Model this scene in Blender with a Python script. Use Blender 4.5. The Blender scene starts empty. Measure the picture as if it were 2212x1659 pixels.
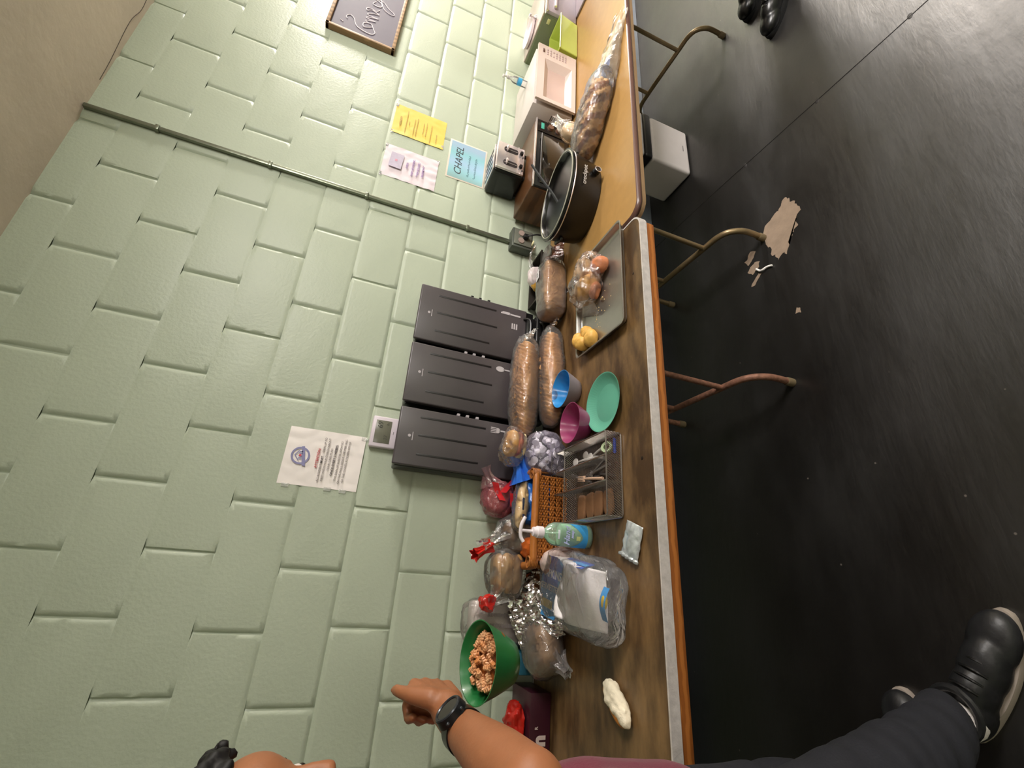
import bpy, bmesh, math, random
from mathutils import Vector, Matrix, Euler, noise
random.seed(7)
PI = math.pi
SC = bpy.context.scene
COL = SC.collection

# ---------------------------------------------------------------- camera
cam_d = bpy.data.cameras.new('camera'); cam = bpy.data.objects.new('camera', cam_d); COL.objects.link(cam)
rx = Vector((0.06389683, -0.36643111, -0.92824858)); ry = Vector((0.91626323, -0.34703746, 0.20006671)); rz = Vector((-0.39544770, -0.86330368, 0.31357276))
cam.matrix_world = Matrix(((rx.x, ry.x, rz.x, -0.62671813), (rx.y, ry.y, rz.y, -1.85625459), (rx.z, ry.z, rz.z, 1.56127714), (0, 0, 0, 1)))
cam_d.sensor_fit = 'HORIZONTAL'; cam_d.sensor_width = 36.0; cam_d.lens = 36.0 * 976.328 / 2212.0
cam_d.clip_start = 0.02
SC.camera = cam
# ---------------------------------------------------------------- world, lamps, exposure
w = bpy.data.worlds.new('world'); SC.world = w; w.use_nodes = True
w.node_tree.nodes['Background'].inputs[0].default_value = (1.0, 0.93, 0.85, 1)
w.node_tree.nodes['Background'].inputs[1].default_value = 0.02
def area(name, loc, size, size_y, power, col=(1, .93, .84), aim=None):
    l = bpy.data.lights.new(name, 'AREA'); l.shape = 'RECTANGLE'; l.size = size; l.size_y = size_y; l.energy = power; l.color = col
    o = bpy.data.objects.new(name, l); COL.objects.link(o); o.location = loc
    if aim: o.rotation_euler = (Vector(aim) - Vector(loc)).to_track_quat('-Z', 'Y').to_euler()
    return o
def bulb(name, loc, power, r=.2, col=(1, .955, .91)):
    l = bpy.data.lights.new(name, 'POINT'); l.energy = power; l.shadow_soft_size = r; l.color = col
    o = bpy.data.objects.new(name, l); COL.objects.link(o); o.location = loc; return o
bulb('ceiling_lamp_far', (4.75, -1.1, 2.55), 210, .16)
bulb('floor_glow_lamp', (6.3, -1.3, 2.55), 260, .2)  # extra lamp added to broaden the glow on the floor
area('ceiling_lamp_middle', (1.9, -2.5, 2.83), 1.3, .6, 150, (1, .955, .91))
bulb('ceiling_lamp_bare', (2.1, -4.2, 2.6), 100, .2)
bulb('fill_lamp_near', (-.6, -4.6, 2.62), 50, .3)  # added fill light, lifts the left wall and the ambient level
SC.view_settings.view_transform = 'Standard'; SC.view_settings.look = 'None'
SC.view_settings.exposure = -0.06; SC.view_settings.gamma = 1.0; SC.view_settings.use_curve_mapping = False
SC.cycles.transparent_max_bounces = 24

# ---------------------------------------------------------------- materials
def lin(h):
    if isinstance(h, str):
        h = h.lstrip('#'); c = [int(h[i:i+2], 16) / 255 for i in (0, 2, 4)]
        return tuple(x / 12.92 if x <= .04045 else ((x + .055) / 1.055) ** 2.4 for x in c)
    return tuple(h)
MATS = {}
def mat(name, col, rough=.5, metal=0., var=.08, vs=12., bump=0., bs=60., coat=0., spec=.5, trans=0., alpha=1., col2=None, sss=0., ior=1.45, wave=None, sheen=0.):
    if name in MATS: return MATS[name]
    m = bpy.data.materials.new(name); m.use_nodes = True; nt = m.node_tree; N = nt.nodes; L = nt.links
    p = N['Principled BSDF']; c = lin(col)
    p.inputs['Roughness'].default_value = rough; p.inputs['Metallic'].default_value = metal
    p.inputs['Specular IOR Level'].default_value = spec; p.inputs['Coat Weight'].default_value = coat; p.inputs['Coat Roughness'].default_value = .08
    p.inputs['Transmission Weight'].default_value = trans; p.inputs['Alpha'].default_value = alpha; p.inputs['IOR'].default_value = ior
    if sss: p.inputs['Subsurface Weight'].default_value = sss; p.inputs['Subsurface Radius'].default_value = (.01, .004, .002)
    if sheen: p.inputs['Sheen Weight'].default_value = sheen
    tc = N.new('ShaderNodeTexCoord'); no = N.new('ShaderNodeTexNoise'); no.inputs['Scale'].default_value = vs; no.inputs['Detail'].default_value = 5
    L.new(tc.outputs['Object'], no.inputs['Vector'])
    r = N.new('ShaderNodeValToRGB'); r.color_ramp.elements[0].position = .3; r.color_ramp.elements[1].position = .7
    if col2: a, b = c, lin(col2)
    else: a = tuple(x * (1 - var) for x in c); b = tuple(min(1, x * (1 + var)) for x in c)
    r.color_ramp.elements[0].color = (*a, 1); r.color_ramp.elements[1].color = (*b, 1)
    src = no.outputs['Fac']
    if wave:
        wv = N.new('ShaderNodeTexWave'); wv.inputs['Scale'].default_value = wave[0]; wv.inputs['Distortion'].default_value = wave[1]; wv.inputs['Detail'].default_value = 3
        wv.bands_direction = wave[2]; L.new(tc.outputs['Object'], wv.inputs['Vector']); src = wv.outputs['Fac']
    L.new(src, r.inputs[0]); L.new(r.outputs[0], p.inputs['Base Color'])
    if bump:
        n2 = N.new('ShaderNodeTexNoise'); n2.inputs['Scale'].default_value = bs; n2.inputs['Detail'].default_value = 4; L.new(tc.outputs['Object'], n2.inputs['Vector'])
        bp = N.new('ShaderNodeBump'); bp.inputs['Strength'].default_value = bump; bp.inputs['Distance'].default_value = .004
        L.new(n2.outputs['Fac'], bp.inputs['Height']); L.new(bp.outputs['Normal'], p.inputs['Normal'])
    MATS[name] = m; return m
def film(name, tint='#ffffff', op=.12, rough=.12, bs=45., bump=.5, tcol=None):
    """thin clear plastic: mostly see-through, a little milky, glossy on its creases"""
    if name in MATS: return MATS[name]
    m = bpy.data.materials.new(name); m.use_nodes = True; nt = m.node_tree; N = nt.nodes; L = nt.links
    for n in list(N): N.remove(n)
    out = N.new('ShaderNodeOutputMaterial'); t = N.new('ShaderNodeBsdfTransparent'); d = N.new('ShaderNodeBsdfPrincipled'); mx = N.new('ShaderNodeMixShader')
    t.inputs[0].default_value = (*(lin(tcol) if tcol else (.975, .975, .975)), 1)
    d.inputs['Base Color'].default_value = (*lin(tint), 1); d.inputs['Roughness'].default_value = rough; d.inputs['Specular IOR Level'].default_value = .9
    lw = N.new('ShaderNodeLayerWeight'); lw.inputs['Blend'].default_value = .35
    mr = N.new('ShaderNodeMapRange'); mr.inputs['To Min'].default_value = op * .55; mr.inputs['To Max'].default_value = min(1, op * .55 + .11)
    tc = N.new('ShaderNodeTexCoord'); no = N.new('ShaderNodeTexNoise'); no.inputs['Scale'].default_value = bs; no.inputs['Detail'].default_value = 3; no.inputs['Distortion'].default_value = 1.5
    bp = N.new('ShaderNodeBump'); bp.inputs['Strength'].default_value = bump; bp.inputs['Distance'].default_value = .006
    L.new(tc.outputs['Object'], no.inputs['Vector']); L.new(no.outputs['Fac'], bp.inputs['Height']); L.new(bp.outputs['Normal'], d.inputs['Normal']); L.new(bp.outputs['Normal'], lw.inputs['Normal'])
    gl = N.new('ShaderNodeBsdfGlossy'); gl.inputs['Roughness'].default_value = rough; gl.inputs[0].default_value = (1, 1, 1, 1); L.new(bp.outputs['Normal'], gl.inputs['Normal'])
    add = N.new('ShaderNodeMixShader'); fr = N.new('ShaderNodeFresnel'); fr.inputs['IOR'].default_value = 1.5; L.new(bp.outputs['Normal'], fr.inputs['Normal'])
    L.new(lw.outputs['Facing'], mr.inputs['Value']); L.new(mr.outputs[0], mx.inputs[0]); L.new(t.outputs[0], mx.inputs[1]); L.new(d.outputs[0], mx.inputs[2])
    L.new(fr.outputs[0], add.inputs[0]); L.new(mx.outputs[0], add.inputs[1]); L.new(gl.outputs[0], add.inputs[2]); L.new(add.outputs[0], out.inputs[0])
    MATS[name] = m; return m

# ---------------------------------------------------------------- mesh helpers
class MB:
    def __init__(s): s.b = bmesh.new()
    def _add(s, verts, faces, M=None):
        vs = [s.b.verts.new(M @ Vector(v) if M else v) for v in verts]
        for f in faces:
            try: s.b.faces.new([vs[i] for i in f])
            except ValueError: pass
        return vs
    def box(s, c, d, bev=0., rot=None, seg=2, taper=None):
        t = bmesh.new(); bmesh.ops.create_cube(t, size=1)
        for v in t.verts:
            k = (taper if taper and v.co.z < 0 else 1)
            v.co = Vector((v.co.x * d[0] * k, v.co.y * d[1] * k, v.co.z * d[2]))
        if bev: bmesh.ops.bevel(t, geom=list(t.edges), offset=bev, segments=seg, profile=.5, affect='EDGES')
        M = Matrix.Translation(c) @ (Euler(rot).to_matrix().to_4x4() if rot else Matrix.Identity(4))
        s._merge(t, M); return s
    def _merge(s, t, M=None):
        t.verts.index_update(); t.verts.ensure_lookup_table()
        s._add([v.co.copy() for v in t.verts], [[v.index for v in f.verts] for f in t.faces], M); t.free()
    def lathe(s, prof, seg=32, M=None, sx=1., sy=1., cap=True, wav=None):
        vs = []; fs = []
        for i, (r, z) in enumerate(prof):
            for j in range(seg):
                a = 2 * PI * j / seg; k = r if not wav else r * (1 + wav(i, a))
                vs.append((k * math.cos(a) * sx, k * math.sin(a) * sy, z))
        n = len(prof)
        for i in range(n - 1):
            for j in range(seg): fs.append((i * seg + j, i * seg + (j + 1) % seg, (i + 1) * seg + (j + 1) % seg, (i + 1) * seg + j))
        if cap: fs.append(tuple(range(seg))[::-1]); fs.append(tuple((n - 1) * seg + j for j in range(seg)))
        s._add(vs, fs, M); return s
    def cyl(s, a, b, r, r2=None, seg=16, cap=True):
        a = Vector(a); b = Vector(b); d = b - a
        M = Matrix.Translation(a) @ d.to_track_quat('Z', 'Y').to_matrix().to_4x4()
        return s.lathe([(r, 0), (r if r2 is None else r2, d.length)], seg, M, cap=cap)
    def tube(s, pts, r, seg=10, smooth=0, closed=False):
        P = [Vector(p) for p in pts]
        if smooth and not closed:
            Q = []
            for i in range(len(P) - 1):
                p0 = P[max(i - 1, 0)]; p1 = P[i]; p2 = P[i + 1]; p3 = P[min(i + 2, len(P) - 1)]
                for k in range(smooth):
                    t = k / smooth
                    Q.append(.5 * ((2 * p1) + (-p0 + p2) * t + (2 * p0 - 5 * p1 + 4 * p2 - p3) * t * t + (-p0 + 3 * p1 - 3 * p2 + p3) * t ** 3))
            Q.append(P[-1]); P = Q
        n = len(P); vs = []; fs = []; up = None
        R = r if hasattr(r, '__len__') else None
        for i, p in enumerate(P):
            if closed: t = (P[(i + 1) % n] - P[i - 1])
            else: t = P[min(i + 1, n - 1)] - P[max(i - 1, 0)]
            if t.length < 1e-9: t = Vector((0, 0, 1))
            t.normalize()
            if up is None: up = t.orthogonal().normalized()
            up = (up - t * up.dot(t)); up = up.normalized() if up.length > 1e-6 else t.orthogonal().normalized()
            b = t.cross(up)
            rr = r if R is None else R[0] + (R[1] - R[0]) * i / (n - 1)
            for j in range(seg):
                a = 2 * PI * j / seg; vs.append(p + (up * math.cos(a) + b * math.sin(a)) * rr)
        m = n if closed else n - 1
        for i in range(m):
            for j in range(seg): fs.append((i * seg + j, i * seg + (j + 1) % seg, ((i + 1) % n) * seg + (j + 1) % seg, ((i + 1) % n) * seg + j))
        if not closed: fs.append(tuple(range(seg))[::-1]); fs.append(tuple((n - 1) * seg + j for j in range(seg)))
        s._add(vs, fs); return s
    def sph(s, c, r, seg=16, rings=10, M=None):
        if not hasattr(r, '__len__'): r = (r, r, r)
        T = Matrix.Translation(c) @ (M or Matrix.Identity(4)) @ Matrix.Diagonal((*r, 1))
        t = bmesh.new(); bmesh.ops.create_uvsphere(t, u_segments=seg, v_segments=rings, radius=1); s._merge(t, T); return s
    def cap(s, a, b, ra, rb, seg=14):
        """tapered capsule"""
        a = Vector(a); b = Vector(b); d = b - a; L = d.length
        M = Matrix.Translation(a) @ d.to_track_quat('Z', 'Y').to_matrix().to_4x4()
        pr = [(max(1e-4, ra * math.cos(t)), -ra * math.sin(t)) for t in [PI / 2 * k / 5 for k in range(5, 0, -1)]]
        pr += [(ra, 0), (rb, L)] + [(max(1e-4, rb * math.cos(t)), L + rb * math.sin(t)) for t in [PI / 2 * k / 5 for k in range(1, 6)]]
        return s.lathe(pr, seg, M)
    def blob(s, c, r, p=2.5, amp=0., fr=20., seed=0, rot=None, seg=48, rings=28, ridged=False, flat=None, fn=None):
        """superellipsoid with a crumpled skin"""
        vs = []; fs = []
        def sp(v, e): return math.copysign(abs(v) ** e, v)
        e = 2. / p
        for i in range(rings + 1):
            th = -PI / 2 + PI * i / rings
            for j in range(seg):
                ph = 2 * PI * j / seg
                x = sp(math.cos(th), e) * sp(math.cos(ph), e) * r[0]; y = sp(math.cos(th), e) * sp(math.sin(ph), e) * r[1]; z = sp(math.sin(th), e) * r[2]
                v = Vector((x, y, z))
                if fn: v = fn(v, th, ph)
                if amp:
                    q = v * fr + Vector((seed * 7.3, seed * 3.1, seed))
                    h = noise.noise(q) + .5 * noise.noise(q * 2.3)
                    if ridged: h = .6 - 1.7 * abs(noise.noise(q)) - .8 * abs(noise.noise(q * 2.1 + Vector((5, 0, 0))))
                    n = v.normalized() if v.length else Vector((0, 0, 1)); v = v + n * h * amp
                if flat is not None and v.z < flat: v.z = flat
                vs.append(v)
        for i in range(rings):
            for j in range(seg): fs.append((i * seg + j, i * seg + (j + 1) % seg, (i + 1) * seg + (j + 1) % seg, (i + 1) * seg + j))
        M = Matrix.Translation(c) @ (Euler(rot).to_matrix().to_4x4() if rot else Matrix.Identity(4))
        s._add(vs, fs, M); return s
    def poly(s, pts, z0, z1, M=None):
        n = len(pts); vs = [(x, y, z0) for x, y in pts] + [(x, y, z1) for x, y in pts]
        fs = [tuple(range(n))[::-1], tuple(range(n, 2 * n))] + [(i, (i + 1) % n, n + (i + 1) % n, n + i) for i in range(n)]
        s._add(vs, fs, M); return s
    def sheet(s, nx, ny, fn):
        vs = [fn(i / nx, j / ny) for j in range(ny + 1) for i in range(nx + 1)]
        fs = [(j * (nx + 1) + i, j * (nx + 1) + i + 1, (j + 1) * (nx + 1) + i + 1, (j + 1) * (nx + 1) + i) for j in range(ny) for i in range(nx)]
        s._add(vs, fs); return s
    def build(s, name, m, parent=None, smooth=True, loc=None, angle=35, doubles=True):
        if doubles: bmesh.ops.remove_doubles(s.b, verts=s.b.verts, dist=1e-5)
        bmesh.ops.recalc_face_normals(s.b, faces=s.b.faces)
        me = bpy.data.meshes.new(name); s.b.to_mesh(me); s.b.free()
        if smooth:
            for p in me.polygons: p.use_smooth = True
            if angle: me.set_sharp_from_angle(angle=math.radians(angle))
        o = bpy.data.objects.new(name, me); COL.objects.link(o)
        for q in (m if isinstance(m, (list, tuple)) else [m]): me.materials.append(q)
        if parent: o.parent = parent
        if loc: o.location = loc
        return o
def tag(o, label=None, cat=None, group=None, kind=None):
    if label: o['label'] = label
    if cat: o['category'] = cat
    if group: o['group'] = group
    if kind: o['kind'] = kind
    return o
def thing(name, label, cat, loc=(0, 0, 0), rz=0, group=None, rot=None):
    o = bpy.data.objects.new(name, None); COL.objects.link(o); o.location = loc; o.rotation_euler = rot if rot else (0, 0, rz); o.empty_display_size = .05
    return tag(o, label, cat, group)
def struct(name, mb, m, smooth=False): return tag(mb.build(name, m, None, smooth), kind='structure')
def copy_tree(o, parent=None):
    c = o.copy(); COL.objects.link(c)
    if parent: c.parent = parent
    for ch in [q for q in bpy.data.objects if q.parent == o]: copy_tree(ch, c)
    return c
def part_label(o, l): o['label'] = l; return o
def text_mesh(name, lines, m, parent, M, shear=0., ext=.0004, bold=0.):
    """lines: (string, size, x, y) laid out in the local XY plane of M, joined into one mesh"""
    mb = MB()
    for s_, size, x, y, al in lines:
        cu = bpy.data.curves.new('t', 'FONT'); cu.body = s_; cu.size = size; cu.extrude = ext; cu.shear = shear; cu.align_x = al; cu.offset = bold
        o = bpy.data.objects.new('t', cu); COL.objects.link(o); dg = bpy.context.evaluated_depsgraph_get(); dg.update()
        me = bpy.data.meshes.new_from_object(o.evaluated_get(dg)); T = M @ Matrix.Translation((x, y, 0))
        mb._add([v.co.copy() for v in me.vertices], [tuple(p.vertices) for p in me.polygons], T)
        bpy.data.objects.remove(o); bpy.data.curves.remove(cu); bpy.data.meshes.remove(me)
    return mb.build(name, m, parent, smooth=False, doubles=False)
def remesh(o, voxel, smooth_it=6, fac=.5):
    r = o.modifiers.new('r', 'REMESH'); r.mode = 'VOXEL'; r.voxel_size = voxel; r.use_smooth_shade = True
    s_ = o.modifiers.new('s', 'SMOOTH'); s_.iterations = smooth_it; s_.factor = fac
    dg = bpy.context.evaluated_depsgraph_get(); dg.update(); me = bpy.data.meshes.new_from_object(o.evaluated_get(dg))
    old = o.data; o.modifiers.clear(); o.data = me; bpy.data.meshes.remove(old)
    for p in me.polygons: p.use_smooth = True
    return o
WALLM = Matrix(((1, 0, 0, 0), (0, 0, -1, 0), (0, 1, 0, 0), (0, 0, 0, 1)))   # local XY of a paper -> wall XZ, facing -Y
def wallm(x, y, z, rot=0): return Matrix.Translation((x, y, z)) @ Matrix.Rotation(rot, 4, 'Y') @ WALLM
TZ = 0.745

# ================================================================ SETTING
M_wall = mat('painted_green_block', '#b3bca9', rough=.38, var=.035, vs=2.2, bump=.28, bs=85, spec=.35)
M_bw = mat('grey_blue_base_paint', '#7f8794', rough=.4, bump=.2)
M_ceil = mat('bare_concrete', '#e2d3c5', rough=.85, var=.1, vs=2.5, bump=.35, bs=25)
M_floor = mat('black_floor_paint', '#110f0e', rough=.33, var=.25, vs=3.0, bump=.32, bs=9, spec=1.0)

def wall_mesh():
    mb = MB(); H = .2032; off = {-1: -.036, 0: -.019, 1: -.026, 2: .0015, 3: 0, 4: -.030, 5: -.033, 6: -.006, 7: -.021, 8: -.01, 9: .004, 10: -.02, 11: 0, 12: -.01, 13: 0}
    X0, X1 = -4.0, 7.0; TOP = 2.706
    for k in range(-1, 13):
        zt = min(TOP - k * H, 2.84); zb = max(TOP - (k + 1) * H, 0)
        if k == 12: zb = 0
        if zt <= zb: continue
        s0 = int((X0) / H) - 1
        if (s0 - k) % 2: s0 -= 1
        s = s0
        while s * H < X1:
            rnd = random.Random(k * 1000 + s)
            x0 = max(X0, s * H + off[k]); x1 = min(X1, (s + 2) * H + off[k]); s += 2
            if x1 <= x0 + .01: continue
            dz = .0065; dx = .0062; dy = .0082
            jx = 1 + .35 * rnd.uniform(-1, 1); lay = rnd.uniform(-.0004, .0004)
            per = []
            n1 = 14; n2 = 8
            def P(x, z): per.append((x, z))
            for i in range(n1): P(x0 + (x1 - x0) * i / n1, zb)
            for i in range(n2): P(x1, zb + (zt - zb) * i / n2)
            for i in range(n1): P(x1 - (x1 - x0) * i / n1, zt)
            for i in range(n2): P(x0, zt - (zt - zb) * i / n2)
            n = len(per); outer = []; mid = []; inner = []
            cx, cz = (x0 + x1) / 2, (zb + zt) / 2; hx, hz = (x1 - x0) / 2, (zt - zb) / 2
            for x, z in per:
                q = Vector((x * 30, z * 30, k)); a = 1 + .35 * noise.noise(q)
                fill = (-.05 if z > 1.85 else .3 if z > 1.5 else .55) + .42 * noise.noise(Vector((x * 1.7, z * 2.3, 9)))        # paint-clogged stretches of joint
                u = (x - cx) / hx; v = (z - cz) / hz
                outer.append((x, dy * (1.0 if abs(u) > .98 else max(.02, fill)), z))
                mid.append((cx + u * (hx - dx * .45 * jx), dy * .75 * (1.0 if abs(u) > .98 else max(.02, fill)), cz + v * (hz - dz * .45)))
                inner.append((cx + u * (hx - dx * a * jx), lay, cz + v * (hz - dz * a)))
            in2 = [(cx + (x - cx) * (hx - .012) / hx, lay - .0009, cz + (z - cz) * (hz - .012) / hz) for x, _, z in inner]
            vs = outer + mid + inner + in2; fs = []
            for L in range(3):
                for i in range(n): fs.append((L * n + i, L * n + (i + 1) % n, (L + 1) * n + (i + 1) % n, (L + 1) * n + i))
            fs.append(tuple(3 * n + i for i in range(n)))
            mb._add(vs, fs)
    mb._add([(X0, .012, 0), (X1, .012, 0), (X1, .012, 2.84), (X0, .012, 2.84)], [(0, 1, 2, 3)])
    return mb
o = wall_mesh().build('wall_back', M_wall, None, smooth=True, angle=60); tag(o, kind='structure')
def plane(pts): m = MB(); m._add(pts, [(0, 1, 2, 3)]); return m

# black painted floor: gloss patches, scuffs, worn spots
nt = M_floor.node_tree; N = nt.nodes; L = nt.links; p = N['Principled BSDF']
tc = [n for n in N if n.type == 'TEX_COORD'][0]
n1 = N.new('ShaderNodeTexNoise'); n1.inputs['Scale'].default_value = 1.6; n1.inputs['Detail'].default_value = 8; n1.inputs['Roughness'].default_value = .62
mp = N.new('ShaderNodeMapping'); mp.inputs['Scale'].default_value = (.7, 1.5, 1); mp.inputs['Rotation'].default_value = (0, 0, .3)
L.new(tc.outputs['Object'], mp.inputs[0]); L.new(mp.outputs[0], n1.inputs['Vector'])
mr = N.new('ShaderNodeMapRange'); mr.inputs['From Min'].default_value = .3; mr.inputs['From Max'].default_value = .7; mr.inputs['To Min'].default_value = .30; mr.inputs['To Max'].default_value = .56
L.new(n1.outputs['Fac'], mr.inputs['Value']); L.new(mr.outputs[0], p.inputs['Roughness'])
sp = N.new('ShaderNodeTexVoronoi'); sp.inputs['Scale'].default_value = 9; sp.inputs['Randomness'].default_value = 1; L.new(tc.outputs['Object'], sp.inputs['Vector'])
rs = N.new('ShaderNodeValToRGB'); rs.color_ramp.elements[0].position = .018; rs.color_ramp.elements[0].color = (1, 1, 1, 1); rs.color_ramp.elements[1].position = .035; rs.color_ramp.elements[1].color = (0, 0, 0, 1)
L.new(sp.outputs['Distance'], rs.inputs[0])
bn = N.new('ShaderNodeTexNoise'); bn.inputs['Scale'].default_value = 5; bn.inputs['Detail'].default_value = 7; bn.inputs['Roughness'].default_value = .6
mp2 = N.new('ShaderNodeMapping'); mp2.inputs['Scale'].default_value = (1, 4, 1); mp2.inputs['Rotation'].default_value = (0, 0, 2.9); L.new(tc.outputs['Object'], mp2.inputs[0]); L.new(mp2.outputs[0], bn.inputs['Vector'])
b2 = N.new('ShaderNodeBump'); b2.inputs['Strength'].default_value = .17; b2.inputs['Distance'].default_value = .01; L.new(bn.outputs['Fac'], b2.inputs['Height']); L.new(p.inputs['Normal'].links[0].from_socket, b2.inputs['Normal']); L.new(b2.outputs['Normal'], p.inputs['Normal'])
old = p.inputs['Base Color'].links[0].from_socket
mxn = N.new('ShaderNodeMixRGB'); mxn.inputs[2].default_value = (*lin('#5d5650'), 1); L.new(rs.outputs[0], mxn.inputs[0]); L.new(old, mxn.inputs[1]); L.new(mxn.outputs[0], p.inputs['Base Color'])

struct('floor', plane([(-4, -6, 0), (7, -6, 0), (7, .01, 0), (-4, .01, 0)]), M_floor)
struct('ceiling', plane([(-4, -6, 2.84), (-4, .01, 2.84), (7, .01, 2.84), (7, -6, 2.84)]), M_ceil)
struct('wall_right', plane([(7, -6, 0), (7, .0, 0), (7, .0, 2.84), (7, -6, 2.84)]), mat('pale_wall_paint', '#c9c4b4', rough=.5, bump=.2))
struct('wall_left', plane([(-4, -6, 0), (-4, -6, 2.84), (-4, 0, 2.84), (-4, 0, 0)]), mat('green_wall_paint', '#a9b397', rough=.5, bump=.2))
struct('wall_front', plane([(-4, -6, 0), (7, -6, 0), (7, -6, 2.84), (-4, -6, 2.84)]), mat('green_wall_paint', '#a9b397', rough=.5, bump=.2))
struct('baseboard_back', MB().box((1.5, -.004, .06), (11, .012, .12), .003), M_bw)

# cracks in the ceiling next to the wall
mb = MB()
for a in ([(1.95, -.09), (1.7, -.03), (1.55, -.045), (1.32, -.02), (1.2, -.012)], [(2.1, -.26), (2.02, -.2), (1.95, -.09)], [(.5, -.45), (.35, -.36), (.28, -.29)]):
    mb.tube([(x, y, 2.8398) for x, y in a], .0016, 6, smooth=6)
tag(mb.build('trim_1', mat('crack_dark', '#5f554c', rough=.9), None), kind='structure')

# conduit raceway running down the wall to a socket box
c = thing('conduit', 'thin metal conduit strip running down the green wall from ceiling to socket box', 'conduit', (1.04, 0, .96))
M_con = mat('weathered_zinc', '#7d8272', rough=.32, metal=.75, var=.2, vs=9, bump=.15)
mb = MB(); mb.box((0, -.011, .94), (.019, .02, 1.876), .003)
mb.build('channel', M_con, c)
for z in (.24, .75, 1.18, 1.62):
    MB().box((0, -.0125, z), (.027, .024, .016), .002).build('clip', M_con, c)
j = thing('socket_box', 'grey metal socket box at the foot of the conduit behind the tables', 'socket box', (1.045, 0, .845))
M_box = mat('dull_grey_metal', '#5b5f58', rough=.45, metal=.35)
MB().box((0, -.03, .06), (.125, .06, .12), .008).build('housing', M_box, j)
mb = MB(); mb.box((0, -.064, .06), (.1, .008, .1), .003); mb.build('cover_plate', mat('plate_grey', '#77796f', rough=.4, metal=.3), j)
for dx in (-.024, .024):
    MB().lathe([(.017, 0), (.017, .006), (.004, .0065)], 20, Matrix.Translation((dx, -.067, .072)) @ Matrix.Rotation(PI / 2, 4, 'X')).build('socket', mat('socket_pink', '#a08d84', rough=.5), j)
MB().box((.0, -.078, .05), (.024, .03, .028), .004).tube([(0, -.09, .045), (.01, -.11, .0), (.03, -.1, -.06), (.08, -.08, -.096), (.2, -.09, -.097), (.3, -.06, -.097)], .004, 8, smooth=5).build('plug', mat('black_rubber', '#151515', rough=.5), j)

# patches where the floor paint has flaked to concrete
M_patch = mat('exposed_concrete', '#8f7c6a', rough=.75, var=.12, vs=22, bump=.3, bs=60)
def jag(pts, sub=7, amp=.006, seed=3):
    out = []
    for i, a in enumerate(pts):
        b = pts[(i + 1) % len(pts)]
        for k in range(sub):
            t = k / sub; x = a[0] + (b[0] - a[0]) * t; y = a[1] + (b[1] - a[1]) * t
            q = Vector((x * 55, y * 55, seed)); out.append((x + noise.noise(q) * amp * 1.6, y + noise.noise(q + Vector((9, 9, 0))) * amp * 1.6))
    return out
mb = MB(); mb.poly(jag([(.865, -.735), (.915, -.765), (.935, -.83), (.975, -.868), (.955, -.895), (.93, -.9), (.875, -.917), (.84, -.905), (.80, -.9), (.775, -.865), (.725, -.84), (.705, -.825), (.703, -.79), (.735, -.775), (.755, -.76), (.80, -.748)], 6, .011), .0002, .0012)
mb.build('paint_patch', M_patch, None, smooth=False)
tag(bpy.data.objects['paint_patch'], 'large jagged tan patch of bare concrete at the bronze table leg foot', 'floor patch', 'flaked patches in the black floor paint')
for nm, pts in (('small oblong tan bare patch beside the large one, upper of three', [(.835, -.665), (.82, -.69), (.79, -.675), (.775, -.645), (.79, -.625), (.81, -.64)]),
                ('small rounded tan bare patch beside the large one, middle of three', [(.765, -.68), (.755, -.70), (.725, -.69), (.71, -.655), (.735, -.63), (.755, -.655)]),
                ('thin tan sliver of bare floor nearest the crumpled paper scrap', [(.70, -.69), (.69, -.70), (.672, -.68), (.65, -.655), (.655, -.64), (.675, -.652)]),
                ('tiny pale speck of bare concrete out on the black floor', [(.44, -.82), (.425, -.835), (.41, -.828), (.42, -.812)])):
    tag(MB().poly(jag(pts, 5, .006, 5), .0002, .001).build('paint_patch', M_patch, None, smooth=False), nm, 'floor patch', 'flaked patches in the black floor paint')
mb = MB()
mb.tube([(.722, -.682, .006), (.70, -.70, .009), (.693, -.716, .012), (.697, -.733, .008), (.69, -.758, .006)], .0045, 8, smooth=4)
tag(mb.build('paper_scrap', mat('white_paper', '#e9e6e2', rough=.6), None), 'twisted white paper scrap lying on the black floor by the tan patches', 'litter')

# floor joint with small holes
mb = MB(); mb.tube([(1.2, -.40, .0004), (1.45, -.62, .0006), (1.75, -.80, .0005), (1.95, -1.0, .0006), (2.3, -1.2, .0004)], .0022, 6, smooth=6)
mb = MB(); mb.tube([(1.345, -.02, .0003), (1.34, -.5, .0005), (1.325, -.9, .0003), (1.312, -1.2, .0005), (1.3, -1.6, .0003), (1.29, -2.4, .0004)], .0016, 6, smooth=6)
for x, y in ((1.327, -.72), (1.313, -1.092), (1.305, -1.44)): mb.sph((x, y, 0), (.014, .009, .0012), 10, 6)
tag(mb.build('trim_2', mat('floor_seam_black', '#1d1a19', rough=.6, var=.5, vs=30), None), kind='structure')

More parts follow.
